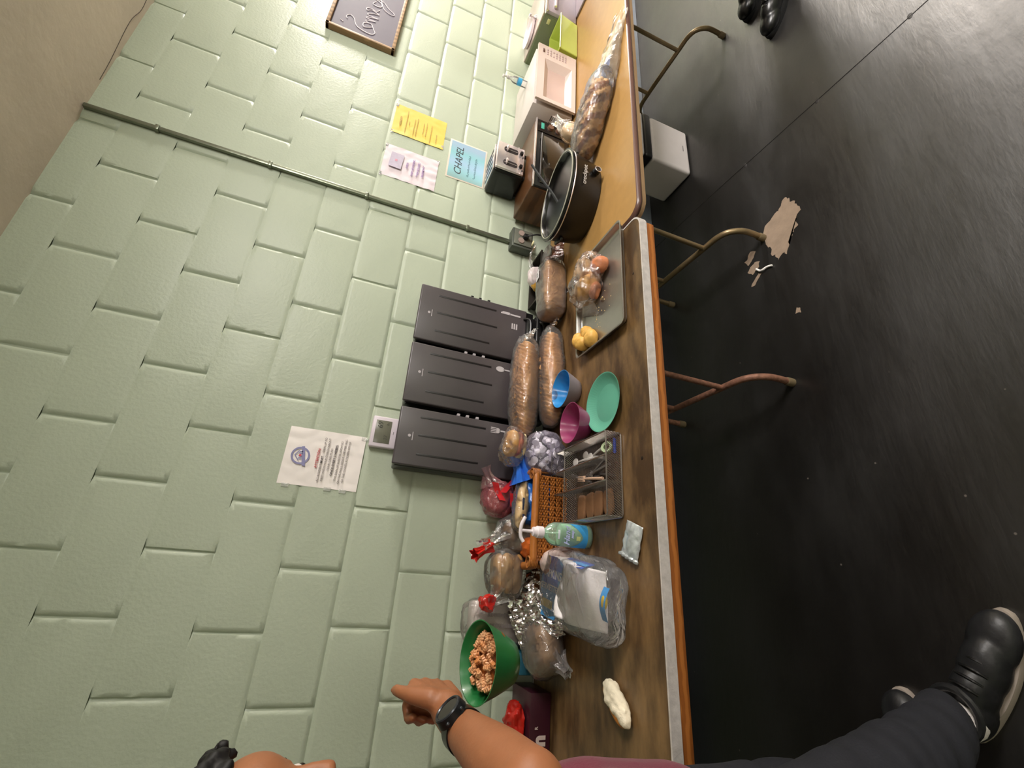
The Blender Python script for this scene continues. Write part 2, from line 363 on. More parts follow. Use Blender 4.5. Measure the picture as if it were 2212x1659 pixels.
# ================================================================ TABLES
M_bronze = mat('bronze_tube', '#8b7758', rough=.34, metal=.55, var=.15, vs=25)
M_rust = mat('rusty_tube', '#8a6250', rough=.6, metal=.3, var=.3, vs=60, bump=.3, bs=160)
M_foot = mat('worn_rubber', '#6a5c44', rough=.7)
def leg_set(t, x, m, ztop):
    mb = MB(); bar = [(x, -.741, .012), (x, -.742, .07), (x, -.735, .12), (x, -.705, .165), (x, -.655, .185), (x, -.575, .186), (x, -.43, .187), (x, -.29, .186), (x, -.21, .182), (x, -.16, .158), (x, -.138, .11), (x, -.136, .06), (x, -.136, .012)]
    mb.tube(bar, .0132, 12, smooth=5).build('leg', m, t)
    for y in (-.575, -.29):
        mb = MB(); mb.tube([(x, y, .19), (x, y, ztop)], .0115, 12); mb.cyl((x, y, ztop - .004), (x, y, ztop + .006), .02, seg=12); mb.build('post', m, t)
    MB().tube([(x, -.575, .50), (x, -.43, .515), (x, -.29, .50)], .009, 10, smooth=4).build('cross_brace', m, t)
    s = 1 if x > 1.5 or 0 < x < .5 else -1
    MB().tube([(x, -.43, .51), (x - .25 * s, -.43, ztop)], .007, 8).build('folding_stay', m, t)
    for y in (-.741, -.136): MB().lathe([(.0165, 0), (.0165, .03), (.0145, .034)], 14, Matrix.Translation((x, y, 0))).build('rubber_foot', M_foot, t)
def rrect(x0, x1, y0, y1, r, n=6):
    pts = []
    for cx, cy, a0 in ((x1 - r, y1 - r, 0), (x0 + r, y1 - r, PI / 2), (x0 + r, y0 + r, PI), (x1 - r, y0 + r, 1.5 * PI)):
        for k in range(n + 1): a = a0 + PI / 2 * k / n; pts.append((cx + r * math.cos(a), cy + r * math.sin(a)))
    return pts
def ring(mb, outer, inner, z0, z1):
    n = len(outer); vs = [(x, y, z0) for x, y in outer] + [(x, y, z1) for x, y in outer] + [(x, y, z0) for x, y in inner] + [(x, y, z1) for x, y in inner]; fs = []
    for i in range(n):
        j = (i + 1) % n; fs += [(i, j, n + j, n + i), (n + i, n + j, 3 * n + j, 3 * n + i), (2 * n + j, 2 * n + i, 3 * n + i, 3 * n + j), (j, i, 2 * n + i, 2 * n + j)]
    mb._add(vs, fs)
# near table: worn brown board, aluminium edge, wooden apron
t = thing('folding_table', 'near folding table with worn dark brown top, aluminium edge band and rusty legs', 'folding table', (0, 0, 0), group='folding tables along the wall')
M_top1 = mat('worn_brown_board', '#80633f', rough=.36, var=.2, vs=5, bump=.14, bs=40, col2='#45311d')
# long dry streaks and darker stains that stay put on the board
nt = M_top1.node_tree; N = nt.nodes; L = nt.links
tcn = [n for n in N if n.type == 'TEX_COORD'][0]; nn = [n for n in N if n.type == 'TEX_NOISE'][0]
mp = N.new('ShaderNodeMapping'); mp.inputs['Scale'].default_value = (.55, 1.6, 1); L.new(tcn.outputs['Object'], mp.inputs[0]); L.new(mp.outputs[0], nn.inputs['Vector']); nn.inputs['Detail'].default_value = 9; [setattr(e_, 'position', q_) for e_, q_ in zip([n for n in N if n.type == 'VALTORGB'][0].color_ramp.elements, (.40, .60))]; nn.inputs['Roughness'].default_value = .62
M_alu = mat('scratched_aluminium', '#cfc8c4', rough=.42, metal=.25, var=.12, vs=60, bump=.2, bs=200)
M_apron = mat('orange_wood', '#a8672f', rough=.45, var=.2, col2='#8a4f20', wave=(14, 3, 'Z'))
o1 = rrect(-1.82, .618, -.826, -.064, .045); o2 = rrect(-1.818, .616, -.824, -.066, .044); i2 = rrect(-1.80, .598, -.806, -.084, .04)
MB().poly(o2, TZ - .024, TZ).build('tabletop', M_top1, t, smooth=False)
mb = MB(); ring(mb, [(x, y) for x, y in rrect(-1.8235, .6215, -.8295, -.0605, .047)], o2, TZ - .028, TZ + .0012); mb.build('edge_band', M_alu, t, smooth=True)
mb = MB(); mb.box((-.60, -.814, TZ - .046), (2.38, .02, .036), .003); mb.box((-.60, -.078, TZ - .043), (2.38, .018, .028), .003); mb.box((.595, -.445, TZ - .043), (.018, .72, .028), .003); mb.box((-1.795, -.445, TZ - .043), (.018, .72, .028), .003)
mb.build('apron', M_apron, t)
leg_set(t, .142, M_rust, TZ - .04); leg_set(t, -1.34, M_rust, TZ - .04)
for x, y in ((.385, -.79), (.29, -.77), (-.28, -.765), (-.265, -.775)):
    pass
MB().lathe([(.006, 0), (.005, .0006), (.002, .0009)], 12, Matrix.Translation((-.276, -.772, TZ))).build('screw_head', mat('dark_screw', '#2b211a', rough=.5, metal=.5), t)
MB().lathe([(.005, 0), (.004, .0006), (.002, .0009)], 12, Matrix.Translation((.385, -.775, TZ))).build('screw_head', MATS['dark_screw'], t)
# far table: tan laminate with brown bumper edge
t = thing('folding_table', 'far folding table with tan laminate top, rounded brown edge and bronze legs', 'folding table', (0, 0, 0), group='folding tables along the wall')
M_tan = mat('tan_laminate', '#a5804c', rough=.34, var=.05, vs=30, bump=.05, bs=250)
M_brn = mat('brown_vinyl_edge', '#5a4038', rough=.3, var=.08)
oo = rrect(.637, 3.08, -.826, -.062, .06); ii = rrect(.645, 3.07, -.818, -.07, .054)
MB().poly(ii, TZ - .02, TZ).build('tabletop', M_tan, t, smooth=False)
mb = MB(); n = len(oo); prof = [(0, TZ + .0006), (.4, TZ - .0015), (.85, TZ - .007), (1, TZ - .012), (.85, TZ - .018), (.3, TZ - .022)]
vs = []; fs = []
for k, (u, z) in enumerate(prof):
    for (a, b), (c_, d) in zip(ii, oo): vs.append((a + (c_ - a) * u * 1.25, b + (d - b) * u * 1.25, z))
for k in range(len(prof) - 1):
    for i in range(n): fs.append((k * n + i, k * n + (i + 1) % n, (k + 1) * n + (i + 1) % n, (k + 1) * n + i))
mb._add(vs, fs); mb.build('edge_band', M_brn, t, angle=80)
mb = MB(); ring(mb, oo, rrect(.66, 3.056, -.803, -.085, .05), TZ - .036, TZ - .0225); mb.build('apron', mat('tan_metal_rim', '#94795a', rough=.5, metal=.2), t)
leg_set(t, .853, M_bronze, TZ - .03); leg_set(t, 2.34, M_bronze, TZ - .03)

TZ += .0016      # everything below stands on the tables' top faces
# white waste bin with black band, under the far table
b = thing('waste_bin', 'white rectangular waste bin with a wide black band under the far table', 'bin', (0, 0, 0))
M_wb = mat('white_plastic', '#cbc4c3', rough=.35, var=.03)
mb = MB(); mb.box((1.785, -.262, .1365), (.345, .245, .27), .018, seg=4); mb.build('body', M_wb, b)
mb = MB(); mb.box((1.785, -.262, .298), (.353, .253, .056), .018, seg=4); mb.build('band', mat('black_band', '#151313', rough=.4), b)
mb = MB(); mb.box((1.785, -.262, .348), (.345, .245, .05), .018, seg=4); mb.build('lid', M_wb, b)
MB().box((1.80, -.3845, .045), (.045, .003, .004), .001).build('badge', mat('badge_grey', '#6c6668', rough=.4, metal=.4), b)

# ================================================================ WALL PAPERS AND DEVICES
def paper_sheet(mb, w, h, n=24, crumple=.0018, seed=1, y=0):
    mb.sheet(n, n, lambda u, v: (w * (u - .5), -.0015 - abs(noise.noise(Vector((u * 5, v * 5, seed)))) * crumple - (.003 * max(0, .12 - u) / .12 if seed % 2 else 0), h * (v - .5)))
M_pap = mat('paper_white', '#f4ece9', rough=.55, var=.03, vs=9)
def tape(parent, x, z, rot=0):
    MB().box((x, -.004, z), (.026, .0006, .014), rot=(0, rot, 0)).build('tape', film('clear_tape', op=.35, rough=.1), parent, smooth=False)

t = thing('notice_sheet', 'white crumpled notice with round blue emblem and red heading taped to the wall', 'notice', (-.252, 0, 1.63))
mb = MB(); paper_sheet(mb, .217, .279, 28, .004, 2); s = mb.build('sheet', M_pap, t)
M_ink = mat('ink_grey', '#8b8282', rough=.7); M_inkd = mat('ink_dark', '#5b5456', rough=.7); M_red = mat('ink_red', '#c55d63', rough=.7); M_lil = mat('ink_blue_violet', '#8d8cb5', rough=.7); M_pur = mat('ink_purple', '#9a7fb4', rough=.7)
D = wallm(0, -.0072, 0)
text_mesh('heading', [('ATTENTION:', .013, 0, .018, 'CENTER')], M_red, s, D, bold=.0003)
text_mesh('small_print', [('ALL RESIDENTS', .0105, -.088, .003, 'LEFT'), ('SIGN UP TO', .0105, .025, .003, 'LEFT'), ('MEET WITH YOUR COACH ABOUT', .0105, -.001, -.011, 'CENTER'), ('YOUR CARE PLAN', .0105, 0, -.025, 'CENTER'),
     ('THE SIGN-UP SHEET IS LOCATED', .0105, 0, -.057, 'CENTER'), ('ON THE WALL BESIDE THE MEETING', .0105, 0, -.071, 'CENTER'), ('OF THE CHAPEL KITCHEN OFFICE', .0105, 0, -.085, 'CENTER')], M_ink, s, D)
text_mesh('bold_print', [('MUST', .0108, -.004, .003, 'CENTER'), ('ONCE EVERY 2 WEEKS.', .0118, 0, -.041, 'CENTER')], M_inkd, s, D, bold=.0003)
mb = MB(); EC = (0, .083)
vs = []; 
for k in range(40):
    a = 2 * PI * k / 40
    for r in (.0265, .033): vs.append((EC[0] + r * math.cos(a), EC[1] + r * math.sin(a), 0))
mb._add(vs, [(2 * k, 2 * k + 1, (2 * k + 3) % 80, (2 * k + 2) % 80) for k in range(40)], D)
mb._add([(-.037, EC[1] - .024, .0003), (.037, EC[1] - .008, .0003), (.035, EC[1] + .002, .0003), (-.036, EC[1] - .012, .0003)], [(0, 1, 2, 3)], D)
mb._add([(-.02, EC[1] + .004, .0003), (0, EC[1] + .021, .0003), (.02, EC[1] + .008, .0003), (.017, EC[1] + .006, .0003), (0, EC[1] + .017, .0003), (-.017, EC[1] + .003, .0003)], [(0, 1, 4, 5), (1, 2, 3, 4)], D)
for x in (-.012, -.004, .006, .013): mb._add([(x, EC[1] - .006, .0003), (x + .004, EC[1] - .006, .0003), (x + .004, EC[1] + .006, .0003), (x, EC[1] + .006, .0003)], [(0, 1, 2, 3)], D)
mb.build('emblem', M_lil, s, smooth=False, doubles=False)
mb = MB(); mb._add([(.0045 * math.cos(2 * PI * k / 16) + .001, EC[1] + .001 + .0045 * math.sin(2 * PI * k / 16), .0009) for k in range(16)], [tuple(range(16))], D); mb.build('emblem_dot', mat('dot_red', '#cf4a56', rough=.6), s, smooth=False)
for x, z in ((-.112, -.09), (-.11, -.035), (-.112, .11), (.1, -.135)): tape(t, x, z, PI / 2)

t = thing('yellow_notice', 'yellow sheet with faint grey lines of print taped to the wall', 'notice', (1.636, 0, 1.534))
mb = MB(); paper_sheet(mb, .218, .283, 24, .004, 3); s = mb.build('sheet', mat('paper_yellow', '#e2c25c', rough=.5, var=.05, vs=6), t)
M_yl = mat('ink_olive', '#b89f56', rough=.7); mb = MB(); D = wallm(0, -.0075, 0)
for z, x0, x1, h in ((.10, -.045, .02, .010), (.072, -.085, .08, .0045), (.056, -.02, .005, .004), (.028, -.085, .035, .0045), (.014, -.085, .05, .0045), (-.022, -.05, .03, .0045), (-.038, -.06, .04, .0045), (-.065, -.1, .035, .0045), (-.098, -.08, -.02, .0045)):
    x = x0; rnd = random.Random(int(z * 1000))
    while x < x1:
        wd = rnd.uniform(.004, .013); mb._add([(x, z, 0), (min(x + wd, x1), z, 0), (min(x + wd, x1), z + h, 0), (x, z + h, 0)], [(0, 1, 2, 3)], D); x += wd + .0025
mb.build('small_print', M_yl, s, smooth=False, doubles=False)
for x, z in ((-.105, .136), (.102, .138), (-.09, -.138)): tape(t, x, z)

t = thing('network_notice', 'pinkish white creased sheet with purple print hanging left of the yellow sheet', 'notice', (1.325, 0, 1.54))
mb = MB(); paper_sheet(mb, .218, .28, 26, .008, 6); s = mb.build('sheet', mat('paper_pinkish', '#dccfd5', rough=.5, var=.03), t)
D = wallm(0, -.0105, 0)
text_mesh('purple_print', [('OPEN', .0155, -.004, .012, 'CENTER'), ('WIFI NETWORK:', .0155, -.004, -.018, 'CENTER'), ('"TOPOGUARD', .0155, -.008, -.046, 'CENTER'), ('BASEMENT"', .0155, -.008, -.072, 'CENTER')], M_pur, s, D, bold=.0002)
mb = MB(); mb._add([(-.045, .045, 0), (.055, .04, 0), (.057, .105, 0), (-.043, .11, 0)], [(0, 1, 2, 3)], D); mb.build('picture', mat('print_lilac', '#b9b0c2', rough=.6, var=.1, vs=40), s, smooth=False)
mb = MB(); mb._add([(.0, .07, .0004), (.014, .07, .0004), (.014, .082, .0004), (.0, .082, .0004)], [(0, 1, 2, 3)], D); mb.build('picture_mark', mat('mark_pink', '#c98a9c', rough=.6), s, smooth=False)
for x, z in ((-.106, .137), (.1, .137), (.1, -.137)): tape(t, x, z)

t = thing('chapel_notice', 'laminated sky blue sheet reading CHAPEL on the wall above the toaster', 'notice', (1.496, 0, 1.248))
mb = MB(); mb.box((0, -.002, 0), (.288, .0016, .218), .0005); s = mb.build('laminate', mat('laminate_edge', '#d8cdbf', rough=.2), t)
M_sky = bpy.data.materials.new('watercolour_sky'); M_sky.use_nodes = True; nt = M_sky.node_tree; N = nt.nodes; L = nt.links
tc = N.new('ShaderNodeTexCoord'); sx = N.new('ShaderNodeSeparateXYZ'); n1 = N.new('ShaderNodeTexNoise'); n1.inputs['Scale'].default_value = 9; ad = N.new('ShaderNodeMath'); ad.operation = 'MULTIPLY_ADD'; ad.inputs[1].default_value = .22
rp = N.new('ShaderNodeValToRGB'); e = rp.color_ramp.elements; e[0].position = .0; e[0].color = (*lin('#a8a3a6'), 1); e[1].position = 1; e[1].color = (*lin('#9fb9cf'), 1)
for ps, cc in ((.12, '#8fb0b0'), (.3, '#94c4cc'), (.55, '#a3c3dc'), (.8, '#8fc3cc')): q = e.new(ps); q.color = (*lin(cc), 1)
mr = N.new('ShaderNodeMapRange'); mr.inputs['From Min'].default_value = -.14; mr.inputs['From Max'].default_value = .14
L.new(tc.outputs['Object'], sx.inputs[0]); L.new(tc.outputs['Object'], n1.inputs['Vector']); L.new(sx.outputs['X'], mr.inputs['Value']); L.new(n1.outputs['Fac'], ad.inputs[0]); L.new(mr.outputs[0], ad.inputs[2]); L.new(ad.outputs[0], rp.inputs[0]); L.new(rp.outputs[0], N['Principled BSDF'].inputs['Base Color']); N['Principled BSDF'].inputs['Roughness'].default_value = .2
mb = MB(); mb._add([(-.135, -.100, 0), (.135, -.100, 0), (.135, .100, 0), (-.135, .100, 0)], [(0, 1, 2, 3)], wallm(0, -.0032, 0)); mb.build('poster_print', M_sky, s, smooth=False)
text_mesh('poster_title', [('CHAPEL', .058, -.002, .028, 'CENTER')], mat('ink_charcoal', '#35393f', rough=.6), s, wallm(0, -.0036, 0), shear=.25)
mb = MB()
for zz, x0, x1, sd in ((-.012, -.10, .06, 2), (-.05, -.10, .055, 5)):
    pts = []
    for k in range(70):
        u = k / 69; x = x0 + (x1 - x0) * u; a = .008 * noise.noise(Vector((u * 22, sd, 0))) + .005 * math.sin(k * 1.7) * (1 if k % 9 else 0)
        pts.append((x + .003 * math.cos(k * 1.7), -.0037, zz + a))
    mb.tube(pts, .0008, 5)
mb.build('handwriting', mat('ink_slate', '#5f7f88', rough=.6), s)

# thermostat style display above the dispensers
t = thing('wall_thermometer', 'small white digital thermometer standing on the leftmost dispenser against the wall', 'thermometer', (-.117, -.02, 1.379))
MB().box((0, .004, .05), (.128, .026, .102), .006, seg=3).build('case', mat('white_case', '#d9ced8', rough=.3, var=.02), t)
MB().box((.0, -.0095, .056), (.094, .002, .062), .0008).build('screen', mat('lcd_grey', '#6d6c5f', rough=.25, var=.03), t)
text_mesh('digits', [('69', .028, .014, .060, 'LEFT'), ('1:', .016, .028, .035, 'LEFT'), ('27', .02, -.032, .036, 'LEFT')], mat('lcd_dark', '#4a4a42', rough=.4), t, wallm(0, -.011, 0))
text_mesh('brand_print', [('TEMP', .005, .0, .012, 'CENTER')], MATS['badge_grey'], t, wallm(0, -.0093, 0))

# framed chalkboard sign
t = thing('framed_sign', 'wood framed chalkboard sign with white handwritten lettering high on the wall', 'sign', (2.105, 0, 1.757))
M_fw = mat('frame_wood', '#9a7a55', rough=.5, var=.25, wave=(9, 4, 'X'))
W_, H_ = .92, .374
mb = MB(); mb.box((W_ / 2, -.019, .009), (W_, .034, .018), .002); mb.box((W_ / 2, -.019, H_ - .009), (W_, .034, .018), .002); mb.box((.009, -.019, H_ / 2), (.018, .034, H_), .002); mb.box((W_ - .009, -.019, H_ / 2), (.018, .034, H_), .002); mb.build('frame', M_fw, t)
brd = MB().box((W_ / 2, -.017, H_ / 2), (W_ - .03, .008, H_ - .03)).build('board', mat('chalkboard_violet', '#57505e', rough=.6, var=.06, vs=4), t, smooth=False)
ST = [[(2.185, 2.053), (2.19, 2.06), (2.195, 2.07)], [(2.225, 2.039), (2.244, 2.047), (2.267, 2.03), (2.25, 2.006), (2.222, 1.996), (2.194, 1.979), (2.178, 1.939), (2.177, 1.898), (2.2, 1.882), (2.223, 1.893), (2.24, 1.902), (2.226, 1.921), (2.215, 1.947), (2.242, 1.954), (2.261, 1.937), (2.262, 1.912), (2.24, 1.902)],
      [(2.262, 1.927), (2.277, 1.947), (2.292, 1.912), (2.298, 1.896), (2.299, 1.941), (2.308, 1.946), (2.323, 1.911), (2.331, 1.884), (2.33, 1.94), (2.346, 1.943), (2.366, 1.904), (2.371, 1.887), (2.387, 1.929), (2.368, 1.954), (2.387, 1.961), (2.398, 1.938), (2.391, 1.909), (2.411, 1.891)],
      [(2.478, 1.924), (2.449, 1.937), (2.44, 1.917), (2.448, 1.89), (2.479, 1.892), (2.503, 1.93), (2.503, 1.885), (2.467, 1.85), (2.44, 1.813), (2.421, 1.813), (2.423, 1.843), (2.447, 1.876), (2.523, 1.905), (2.545, 1.935), (2.57, 1.935), (2.55, 1.945), (2.545, 1.90), (2.57, 1.9), (2.59, 1.93), (2.6, 1.9), (2.63, 1.91)]]
mb = MB()
for s_ in ST: mb.tube([(x - 2.105, -.0225, z - 1.757) for x, z in s_], .0024, 6, smooth=4)
mb.build('lettering', mat('chalk_white', '#efe9ef', rough=.6), brd)

# ================================================================ DISPENSERS
M_smk = mat('smoked_plastic', '#494346', rough=.32, var=.12, vs=3.5, spec=.6)
M_blk = mat('black_plastic', '#141314', rough=.32, var=.05)
M_slot = mat('slot_dark', '#1c191b', rough=.35)
M_icon = mat('icon_grey', '#b9b2b6', rough=.5)
def arc_leaf(pts): return pts
def dispenser(x0, x1, kind, label, zb=.80):
    t = thing('cutlery_dispenser', label, 'cutlery dispenser', (x0, 0, TZ), group=None)
    w_ = x1 - x0; zt = 1.378 - TZ; z0 = zb - TZ
    mb = MB(); mb.box((w_ / 2, -.055, (z0 + zt) / 2), (w_, .082, zt - z0), .006, seg=3); mb.build('hopper', M_blk, t)
    pn = MB().box((w_ / 2, -.101, (z0 + .03 + zt) / 2 + .01), (w_ - .006, .018, zt - z0 - .03), .006, seg=3).build('front_panel', M_smk, t)
    mb = MB(); mb.box((w_ / 2, -.075, (z0) / 2), (w_ - .05, .13, z0), .008, seg=3); mb.build('base', M_blk, t)
    mb = MB(); cx = w_ * .62
    if kind != 'knife': mb.box((cx, -.114, z0 - .02), (.12, .012, .05), .004)
    else:
        mb.tube([(cx - .055, -.112, z0 + .055), (cx - .04, -.135, z0 + .03), (cx + .04, -.135, z0 + .03), (cx + .055, -.112, z0 + .055)], .007, 8, smooth=4)
        mb.box((cx, -.118, z0 + .02), (.12, .03, .05), .008); mb.tube([(cx - .055, -.112, z0), (cx - .03, -.15, z0 - .03), (cx + .03, -.15, z0 - .03), (cx + .055, -.112, z0)], .006, 8, smooth=4)
    mb.build('dispensing_chute', M_blk, t)
    for fx, za, zb2 in ((.84, 1.306, 1.03), (.53, 1.305, 1.02), (.21, 1.303, 1.05)):
        mb = MB(); mb.box((w_ * fx, -.1102, (za + zb2) / 2 - TZ), (.0085, .0016, za - zb2), .0006); mb.build('slot', M_slot, pn)
    mb = MB()
    D = wallm(0, -.1112, 0); ix = w_ * .84; iz = 1.008 - TZ
    def P(pts): mb._add([(ix + a, iz + b, 0) for a, b in pts], [tuple(range(len(pts)))], D)
    if kind == 'fork':
        for k in range(4): P([(-.012 + k * .007, -.026), (-.0085 + k * .007, -.026), (-.0085 + k * .007, 0), (-.012 + k * .007, 0)])
        P([(-.012, -.024), (.0125, -.024), (.011, -.036), (.004, -.043), (-.003, -.043), (-.010, -.036)]); P([(-.003, -.04), (.0035, -.04), (.0045, -.09), (-.004, -.09)])
    elif kind == 'spoon':
        P([(.013 * math.cos(a), -.02 + .02 * math.sin(a)) for a in [2 * PI * k / 20 for k in range(20)]]); P([(-.0025, -.036), (.0025, -.036), (.004, -.09), (-.004, -.09)])
    else:
        P([(-.005, -.001), (.0, 0), (.0085, -.012), (.0085, -.045), (-.005, -.05)]); P([(-.004, -.045), (.0045, -.045), (.004, -.10), (-.0045, -.10)])
        for k in range(3): P([(-.075 + k * .0, -.058 - k * .011), (-.045, -.058 - k * .011), (-.045, -.065 - k * .011), (-.075, -.065 - k * .011)])
    lx = w_ * .5 - ix; lz = 1.339 - TZ - iz
    P([(lx + .006 * math.cos(2 * PI * k / 14), lz + .006 * math.sin(2 * PI * k / 14)) for k in range(14)]); P([(lx - .018, lz - .014), (lx + .016, lz - .014), (lx + .016, lz - .011), (lx - .018, lz - .011)])
    mb.build('cutlery_icon', M_icon, pn, smooth=False, doubles=False)
    for z in (1.150, 1.111, 1.068):
        MB().box((w_ + .004, -.092, z - TZ), (.011, .018, .013), .002).build('clip', M_icon if kind != 'knife' else M_blk, t)
    return t
dispenser(-.256, -.016, 'fork', 'leftmost dark smoked cutlery dispenser with a white fork icon', .80)
dispenser(.002, .276, 'spoon', 'middle dark smoked cutlery dispenser with a white spoon icon', .80)
dispenser(.288, .572, 'knife', 'rightmost dark smoked cutlery dispenser with a white knife icon', .835)

# ================================================================ APPLIANCES ON THE FAR TABLE
M_wht = mat('appliance_white', '#cdc4c0', rough=.35, var=.02)
t = thing('microwave_oven', 'white microwave oven with a recessed window on the tan table', 'microwave', (1.747, -.35, TZ))
mb = MB(); mb.box((.234, .187, .128), (.468, .305, .24), .004); mb.build('body', M_wht, t)
M_mwf = mat('microwave_face', '#cdbdb6', rough=.4, var=.02)
x0, x1, z0, z1 = .028, .352, .035, .205; a, b, c_, dd = .052, .318, .062, .172; Y0, Y1, Y2 = -.001, .012, .03
O = [(0, .008), (.468, .008), (.468, .248), (0, .248)]; I = [(x0, z0), (x1, z0), (x1, z1), (x0, z1)]; K = [(a, c_), (b, c_), (b, dd), (a, dd)]
mb = MB(); mb._add([(x, Y1, z) for x, z in O] + [(x, Y0, z) for x, z in O] + [(x, Y0, z) for x, z in I], [(i, (i + 1) % 4, 4 + (i + 1) % 4, 4 + i) for i in range(4)] + [(4 + i, 4 + (i + 1) % 4, 8 + (i + 1) % 4, 8 + i) for i in range(4)])
fr = mb.build('front_face', M_mwf, t, smooth=False)
mb = MB(); mb._add([(x, Y0, z) for x, z in I] + [(x, Y2, z) for x, z in K], [(i, (i + 1) % 4, 4 + (i + 1) % 4, 4 + i) for i in range(4)]); mb.build('window_frame', M_mwf, fr, smooth=False)
mb = MB(); mb._add([(x, Y2, z) for x, z in K], [(0, 1, 2, 3)]); mb.build('window', mat('window_pane_mauve', '#c5aea8', rough=.22, var=.03), fr, smooth=False)
mb = MB(); mb.box((.415, -.0025, .214), (.03, .002, .012), .0005); mb.build('clock_display', mat('display_brown', '#5f4038', rough=.2), fr)
M_btn = mat('button_mauve', '#b59f9f', rough=.5)
for r_ in range(7):
    for c2 in range(3):
        if r_ == 2 and c2 == 1: continue
        MB().box((.397 + c2 * .019, -.002, .19 - r_ * .019), (.013, .002, .009), .0005).build('button', M_btn, fr)
for k in range(5):
    for r_ in range(2):
        MB().box((-.0005, .08 + r_ * .04, .075 + k * .011), (.002, .03, .004), .0003).build('vent', mat('vent_dark', '#3e3a36', rough=.6), t)
for x in (.04, .43):
    for y in (.05, .3): MB().cyl((x, y, 0), (x, y, .012), .012, seg=12).build('foot', M_blk, t)

t = thing('spray_bottle', 'small clear bottle with a blue label standing on the white microwave', 'bottle', (2.07, -.185, TZ + .246))
M_clr = film('clear_bottle', op=.22, rough=.08, bs=10, bump=.1)
MB().lathe([(.004, 0), (.019, .001), (.02, .006), (.02, .075), (.017, .088), (.009, .1), (.008, .112)], 24).build('bottle_body', M_clr, t)
MB().lathe([(.0204, .035), (.0204, .06)], 24, cap=False).build('label', mat('label_blue', '#3f9fd0', rough=.4), t)
mb = MB(); mb.lathe([(.01, .108), (.011, .112), (.011, .125), (.006, .127), (.005, .15), (.0, .151)], 16, cap=False); mb.box((-.008, 0, .149), (.026, .009, .008), .003); mb.build('spray_cap', mat('cap_clear_grey', '#c9c6c0', rough=.25), t)

t = thing('countertop_oven', 'stainless countertop oven with chrome handle at the far end of the tan table', 'oven', (2.575, -.33, TZ))
t.scale = (1, 1, .9)
M_st = mat('brushed_steel', '#c7b8b4', rough=.3, metal=.8, var=.05)
M_stg = mat('green_reflection_side', '#6d7559', rough=.3, var=.1, vs=3, metal=.2)  # steel side: the wall's green reflection is painted into its colour
mb = MB(); mb.box((.25, .17, .12), (.5, .33, .23), .012, seg=3); mb.build('body', M_stg, t)
mb = MB(); mb.box((.252, .17, .238), (.49, .32, .012), .005); mb.build('top_plate', M_st, t)
mb = MB(); mb.box((.255, -.004, .118), (.5, .022, .22), .004); dr = mb.build('door', mat('mauve_panel', '#a59ba4', rough=.35, var=.03), t)
mb = MB(); mb.tube([(.04, -.03, .175), (.47, -.03, .175)], .01, 12); mb.tube([(.06, -.03, .175), (.06, .0, .175)], .006, 8); mb.tube([(.45, -.03, .175), (.45, .0, .175)], .006, 8); mb.build('handle', mat('chrome', '#e9dfe0', rough=.22, metal=.75, var=.02), dr)
MB().box((.25, -.012, .228), (.5, .012, .02), .003).build('trim_bar', MATS['chrome'], t)
mb = MB(); mb.lathe([(.02, 0), (.017, .012), (.007, .018), (.006, .032), (.014, .038), (.014, .05), (.004, .054)], 18, Matrix.Translation((.17, .14, .246))); mb.build('lid_knob', MATS['chrome'], t)
MB().box((-.0015, .04, .19), (.003, .03, .022), .001).build('name_plate', mat('plate_pale', '#d9d3a0', rough=.4), t)
mb = MB(); mb.box((.29, -.155, .006), (.44, .28, .012), .003, rot=(0, 0, 0)); mb.build('tray', mat('mauve_panel', '#a59ba4'), t)
t = tag(MB().lathe([(.12, 0), (.128, .003), (.135, .018), (.137, .02), (.132, .02), (.122, .005)], 32, sx=.85, sy=.62, cap=True).build('plastic_tray', mat('tray_white', '#ece0e4', rough=.25, var=.02), None, loc=(2.72, -.105, TZ + .2215)), 'shallow white plastic tray lying on the stainless oven by the wall', 'tray')

t = thing('storage_bin', 'lime green open plastic box between the microwave and the stainless oven', 'box', (2.233, -.365, TZ))
M_lime = mat('lime_plastic', '#b9c85a', rough=.35, var=.04, vs=5)
def open_box(mb, x0, x1, y0, y1, h, tp=.0, th=.004, rim=.006):
    A = [(x0 + tp, y0 + tp), (x1 - tp, y0 + tp), (x1 - tp, y1 - tp), (x0 + tp, y1 - tp)]; B = [(x0, y0), (x1, y0), (x1, y1), (x0, y1)]
    inn = lambda P, d: [(P[0][0] + d, P[0][1] + d), (P[1][0] - d, P[1][1] + d), (P[2][0] - d, P[2][1] - d), (P[3][0] + d, P[3][1] - d)]
    R = inn(B, -rim); V = [(x, y, 0) for x, y in A] + [(x, y, h - .008) for x, y in B] + [(x, y, h - .008) for x, y in R] + [(x, y, h) for x, y in R] + [(x, y, h) for x, y in inn(B, th)] + [(x, y, th) for x, y in inn(A, th)]
    F = [(3, 2, 1, 0)]
    for L in range(5):
        for i in range(4): F.append((L * 4 + i, L * 4 + (i + 1) % 4, L * 4 + 4 + (i + 1) % 4, L * 4 + 4 + i))
    F.append((20, 21, 22, 23)); mb._add(V, F); return mb
o = open_box(MB(), 0, .33, 0, .155, .125, .012).build('bin_body', M_lime, t, smooth=False); o.modifiers.new('b', 'BEVEL').width = .003

